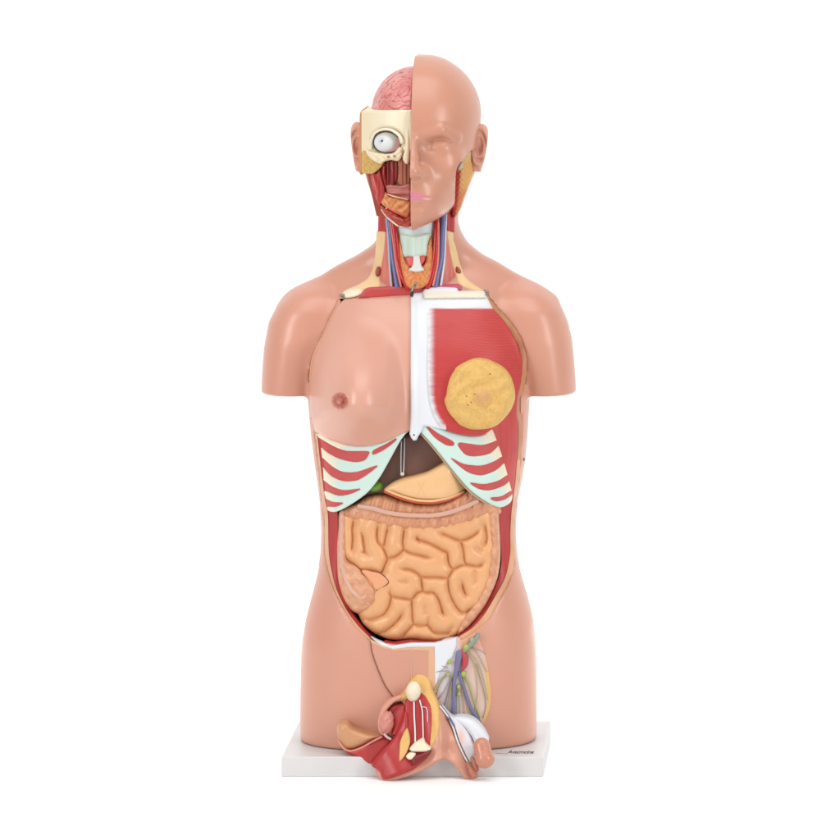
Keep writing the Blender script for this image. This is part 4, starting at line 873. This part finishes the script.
RDM = [(405.6, 700), (412, 694), (420, 691.6), (427, 697), (431.6, 707), (432.6, 720), (431.6, 734), (429.6, 748), (420, 752), (410, 750), (407.6, 730), (405, 714)]
panel('pelvic_muscle', RDM, lambda x, y: pskw(x, y)+2.2, 8, m_thigh, ps, 1.1, rr=1.5, rh=1.5)
LOW = [(404.4, 712), (408, 716), (409, 740), (409, 750), (430, 750), (427, 758), (416, 768), (402, 774), (388, 779), (382.6, 779), (378.6, 771), (371.4, 764.6), (380, 753), (390.6, 742), (398, 728)]
panel('thigh_muscle', LOW, lambda x, y: wps(x, y)+3+2.2*np.sin((x*0.8-y*0.45)*0.16), 22, m_thigh, ps, 1.2, rr=4, rh=4)
panel('thigh_muscle', [(344, 749.4), (352, 749.4), (362, 745.6), (373, 739), (381.4, 735.8), (391, 742), (384, 751), (372, 764), (361, 759.8), (350, 755)], lambda x, y: 92+0.22*(y-735)+0.16*(x-360), 22, m_thigh, ps, 1.2, rr=4, rh=4, label='left slice of red thigh muscle')
panel('skin_lobe', [(337, 727), (339.4, 723.6), (347, 723.6), (354, 729.4), (368.6, 734), (381.6, 735.8), (372.4, 740.8), (361.6, 746.6), (352, 750), (345, 750), (339.6, 744), (337.2, 736)], lambda x, y: 94+0.14*(x-360), 24, mat('lobe_tan', rgb(216, 158, 114), 0.3), ps, 1.0, rr=9, rh=8)
tube('lobe_edge', [(338.4, 741, 88), (344, 748.6, 92), (351, 751, 93), (361, 748, 94.6), (373, 741.4, 97), (382, 736.6, 99)], 1.0, m_attr, ps, 8, col=rgb(226, 150, 130))
# cut inner pieces
panel('fat_wedge', [(406.6, 728.6), (409.4, 736), (409.6, 744), (405.8, 754), (399.6, 761), (399.6, 748), (400.8, 740)], lambda x, y: wps(x, y)+5.6, 7, m_fat, ps, 1.0, rr=1.5, rh=1.2)
m_bone2 = mat('pubic_bone_cream', rgb(250, 238, 210), 0.5, noise=(260, (1, 1, 1), 0.3), col2=rgb(240, 222, 184), bump=(500, (1, 1, 1), 0.2, 0.0006))
blob('pubic_bone', (413.4, 691.6, 88.5), (7.3, 10, 5), m_bone2, ps, 0.12, seg=36)
panel('sit_bone', [(409.6, 748.6), (413.6, 744), (418, 740.8), (423.2, 738.4), (425.6, 743), (431, 748.6), (427, 751.4), (418.6, 751.8), (411.6, 751.2)], lambda x, y: wps(x, y)+6.6, 9, m_bone2, ps, 0.9, rr=2.5, rh=2)
panel('sit_bone', [(406, 756.4), (410, 752.6), (415.6, 753.6), (413.4, 758.6), (409, 759.6)], lambda x, y: wps(x, y)+6.2, 7, m_bone2, ps, 0.9, rr=2, rh=1.6)
panel('muscle_hollow', [(412, 757), (420, 753.5), (431, 749.6), (428.6, 755.4), (420, 762), (412, 764.6)], lambda x, y: wps(x, y)+6.2, 6, mat('dark_red_hollow', rgb(132, 30, 30), 0.4), ps, 1.0, rr=2.5, rh=2.5)
def pt(pts, r, o=3.6): tube('white_duct', [(x, y, float(pskw(np.array([x]), np.array([y]))[0])+o) for x, y in pts], r, m_white, ps, 8, step=2)
pt([(414, 702.), (414.2, 716), (415, 730), (415.2, 743)], 0.8)
pt([(419.6, 700.), (422.2, 710), (422.8, 722), (423.2, 738)], 0.65)
pt([(422.6, 707.), (426, 707.5), (427.4, 712), (427.8, 722)], 0.4, 3.2)
# cord and oval gland on the left
panel('cord_muscle', [(389.6, 712), (394, 706), (404.6, 704.6), (405.6, 714), (401.6, 726), (396, 735), (391, 735), (393, 724)], lambda x, y: wps(x, y)-2, 14, mat('cord_red', rgb(196, 64, 66), 0.4), ps, 1.0, rr=4, rh=4)
def lump(d): return 0.05*np.sin(d[:, 0]*7+1)*np.sin(d[:, 1]*8)+0.03*np.sin(d[:, 1]*15+d[:, 0]*9)
blob('oval_gland', (386.6, 722.4, 96), (7.0, 11.8, 9), mat('gland_pink', rgb(224, 150, 136), 0.32, noise=(120, (1, 1, 1), 0.5), col2=rgb(206, 116, 108)), ps, 0.12, bumpf=lump, seg=40)
tube('gland_cover', [(401, 696.6, 92), (392, 701, 95), (384.6, 709, 97), (380.4, 719, 97), (380.2, 729, 97), (383.4, 735, 97)], [2.2, 2.4, 2.4, 2.3, 2.0, 1.4], mat('cover_pink', rgb(228, 160, 136), 0.32), ps, 10)
tube('white_duct', [(384, 733.6, 100), (387, 737, 101), (391, 739.4, 101)], 1.3, m_attr, ps, 8, col=rgb(232, 196, 190))
# right side: edge line, white arch and tip
def tw(x, y, o): return float(pskw(np.array([float(x)]), np.array([float(y)]))[0])+o
tube('white_edge', [(x, y, tw(x, y, 1.2)) for x, y in ((440, 706), (447, 715), (453, 727), (457.6, 741), (463.4, 754), (468.6, 763.6))], 1.0, m_white, ps, 8)
tube('dark_vessel', [(x, y, tw(x, y, 2.0)) for x, y in ((441, 705.6), (449, 716), (454.6, 727.4), (459, 741), (465, 754), (469, 761))], 0.55, m_attr, ps, 6, col=rgb(110, 74, 86))
tube('dark_vessel', [(x, y, tw(x, y, 3)) for x, y in ((447, 717), (451, 721), (454, 725.6))], 0.9, m_attr, ps, 6, col=BLUE)
panel('white_pouch', [(441.6, 706), (450, 715), (459, 720), (468, 730), (473.4, 742), (474.6, 752), (469.6, 762.8), (464, 753), (458.4, 740), (454, 727), (447, 715)], lambda x, y: wps(x, y)+0.5, 12, m_attr, ps, 1.0, rr=2, rh=2, colf=lambda x, y, b: mixc(rgb(238, 234, 238), rgb(240, 190, 160), g2(x, y, 461, 738, 3.5, 9)*0.8))
ARC = [(450, 718.6), (454, 716.4), (460, 715.8), (467, 716.6), (474, 719.4), (480, 725), (485, 732), (488.6, 741), (482, 743.4), (476, 744.6), (472, 737), (466, 729), (458, 723.6)]
panel('white_arch', ARC, lambda x, y: wps(470+0*x, y)+6, 14, m_white, ps, 0.9, rr=6, rh=6)
ax, (U, V, W) = grid((462, 702, 96), (504, 752, 136), 0.8)
f = caps(U, V, W, P1(481.6, 746, 113), P1(484.6, 759, 118), 8.2, 8.8)
f = smin(f, ell(U, V, W, P1(485, 759.4, 118), (8.8, 7.6, 8.6)), 3)
sdfmesh('skin_tip', f, ax, mat('tip_pink', rgb(214, 144, 120), 0.26), ps, 2)
for pts, r in (([(467, 763, 108), (471.6, 771, 114), (475, 777, 116)], [2.0, 3.2, 3.4]), ([(471.6, 757, 108), (475, 764, 112), (476.6, 771, 113)], [1.6, 2.6, 2.6])):
    tube('skin_fold', pts, r, mat('fold_brown', rgb(196, 122, 96), 0.35), ps, 12)

# ================================================================== GROUND, LIGHT, CAMERA
gm = bpy.data.materials.new('white_paper'); gm.use_nodes = True
gb = gm.node_tree.nodes['Principled BSDF']; gb.inputs['Base Color'].default_value = (0.93, 0.93, 0.93, 1); gb.inputs['Roughness'].default_value = 0.9; gb.inputs['Specular IOR Level'].default_value = 0.1
nz = gm.node_tree.nodes.new('ShaderNodeTexNoise'); nz.inputs['Scale'].default_value = 40; bp = gm.node_tree.nodes.new('ShaderNodeBump'); bp.inputs['Strength'].default_value = 0.02
gm.node_tree.links.new(nz.outputs['Fac'], bp.inputs['Height']); gm.node_tree.links.new(bp.outputs[0], gb.inputs['Normal'])
g = mk('ground', np.array([(1.55*math.cos(t), 1.55*math.sin(t), 0) for t in np.linspace(0, 2*math.pi, 96, endpoint=False)]), [tuple(range(96))], gm, None, world=True, smooth=False)
g['kind'] = 'structure'
wd = bpy.data.worlds.new('World'); sc.world = wd; wd.use_nodes = True
WN = wd.node_tree.nodes; WL = wd.node_tree.links; bg = WN['Background']; bg.inputs[1].default_value = 1.0
wt = WN.new('ShaderNodeTexCoord'); wx = WN.new('ShaderNodeSeparateXYZ'); wm = WN.new('ShaderNodeMapRange'); wm.interpolation_type = 'SMOOTHSTEP'
wm.inputs[1].default_value = -0.1; wm.inputs[2].default_value = 0.75; wm.inputs[3].default_value = 0.34; wm.inputs[4].default_value = 1.12     # world glow stands in for a backdrop; front dimmed to deepen the shading
WL.new(wt.outputs['Generated'], wx.inputs[0]); WL.new(wx.outputs['Y'], wm.inputs[0]); WL.new(wm.outputs[0], bg.inputs[0])
def area(loc, tgt, sx, sy, power, col=(1, 1, 1), spread=180):
    l = bpy.data.lights.new('softbox_or_fill', 'AREA'); l.shape = 'RECTANGLE'; l.size = sx; l.size_y = sy; l.energy = power; l.spread = math.radians(spread); l.color = col
    o = bpy.data.objects.new('softbox_or_fill', l); COL.objects.link(o); o.location = loc
    o.rotation_euler = (Vector(tgt)-Vector(loc)).to_track_quat('-Z', 'Y').to_euler()
area((-1.7, -1.75, 1.15), (0, 0, 0.45), 0.5, 1.5, 25)
area((1.95, -1.6, 1.1), (0, 0, 0.45), 0.5, 1.5, 22)
area((0.1, -0.9, 2.7), (0, 0, 0.3), 2.4, 1.8, 34)
area((0.0, 1.95, 2.0), (0.0, 1.75, 0.0), 3.4, 1.3, 60, spread=80)  # added lamp, only there to brighten the floor behind to white
sc.view_settings.view_transform = 'Standard'; sc.view_settings.look = 'None'; sc.view_settings.exposure = 0.1; sc.view_settings.gamma = 1.0
sc.cycles.max_bounces = 8; sc.cycles.sample_clamp_indirect = 2.5
cd = bpy.data.cameras.new('camera'); co = bpy.data.objects.new('camera', cd); COL.objects.link(co); sc.camera = co
co.location = ((HX-AX)*S, -D*S, (VG-HY)*S); co.rotation_euler = (math.pi/2, 0, 0)
cd.sensor_width = 36; cd.lens = 36*D/840.0; cd.shift_x = (420-HX)/840.0; cd.shift_y = -(420-HY)/840.0
cd.clip_start = 0.1; cd.clip_end = 200
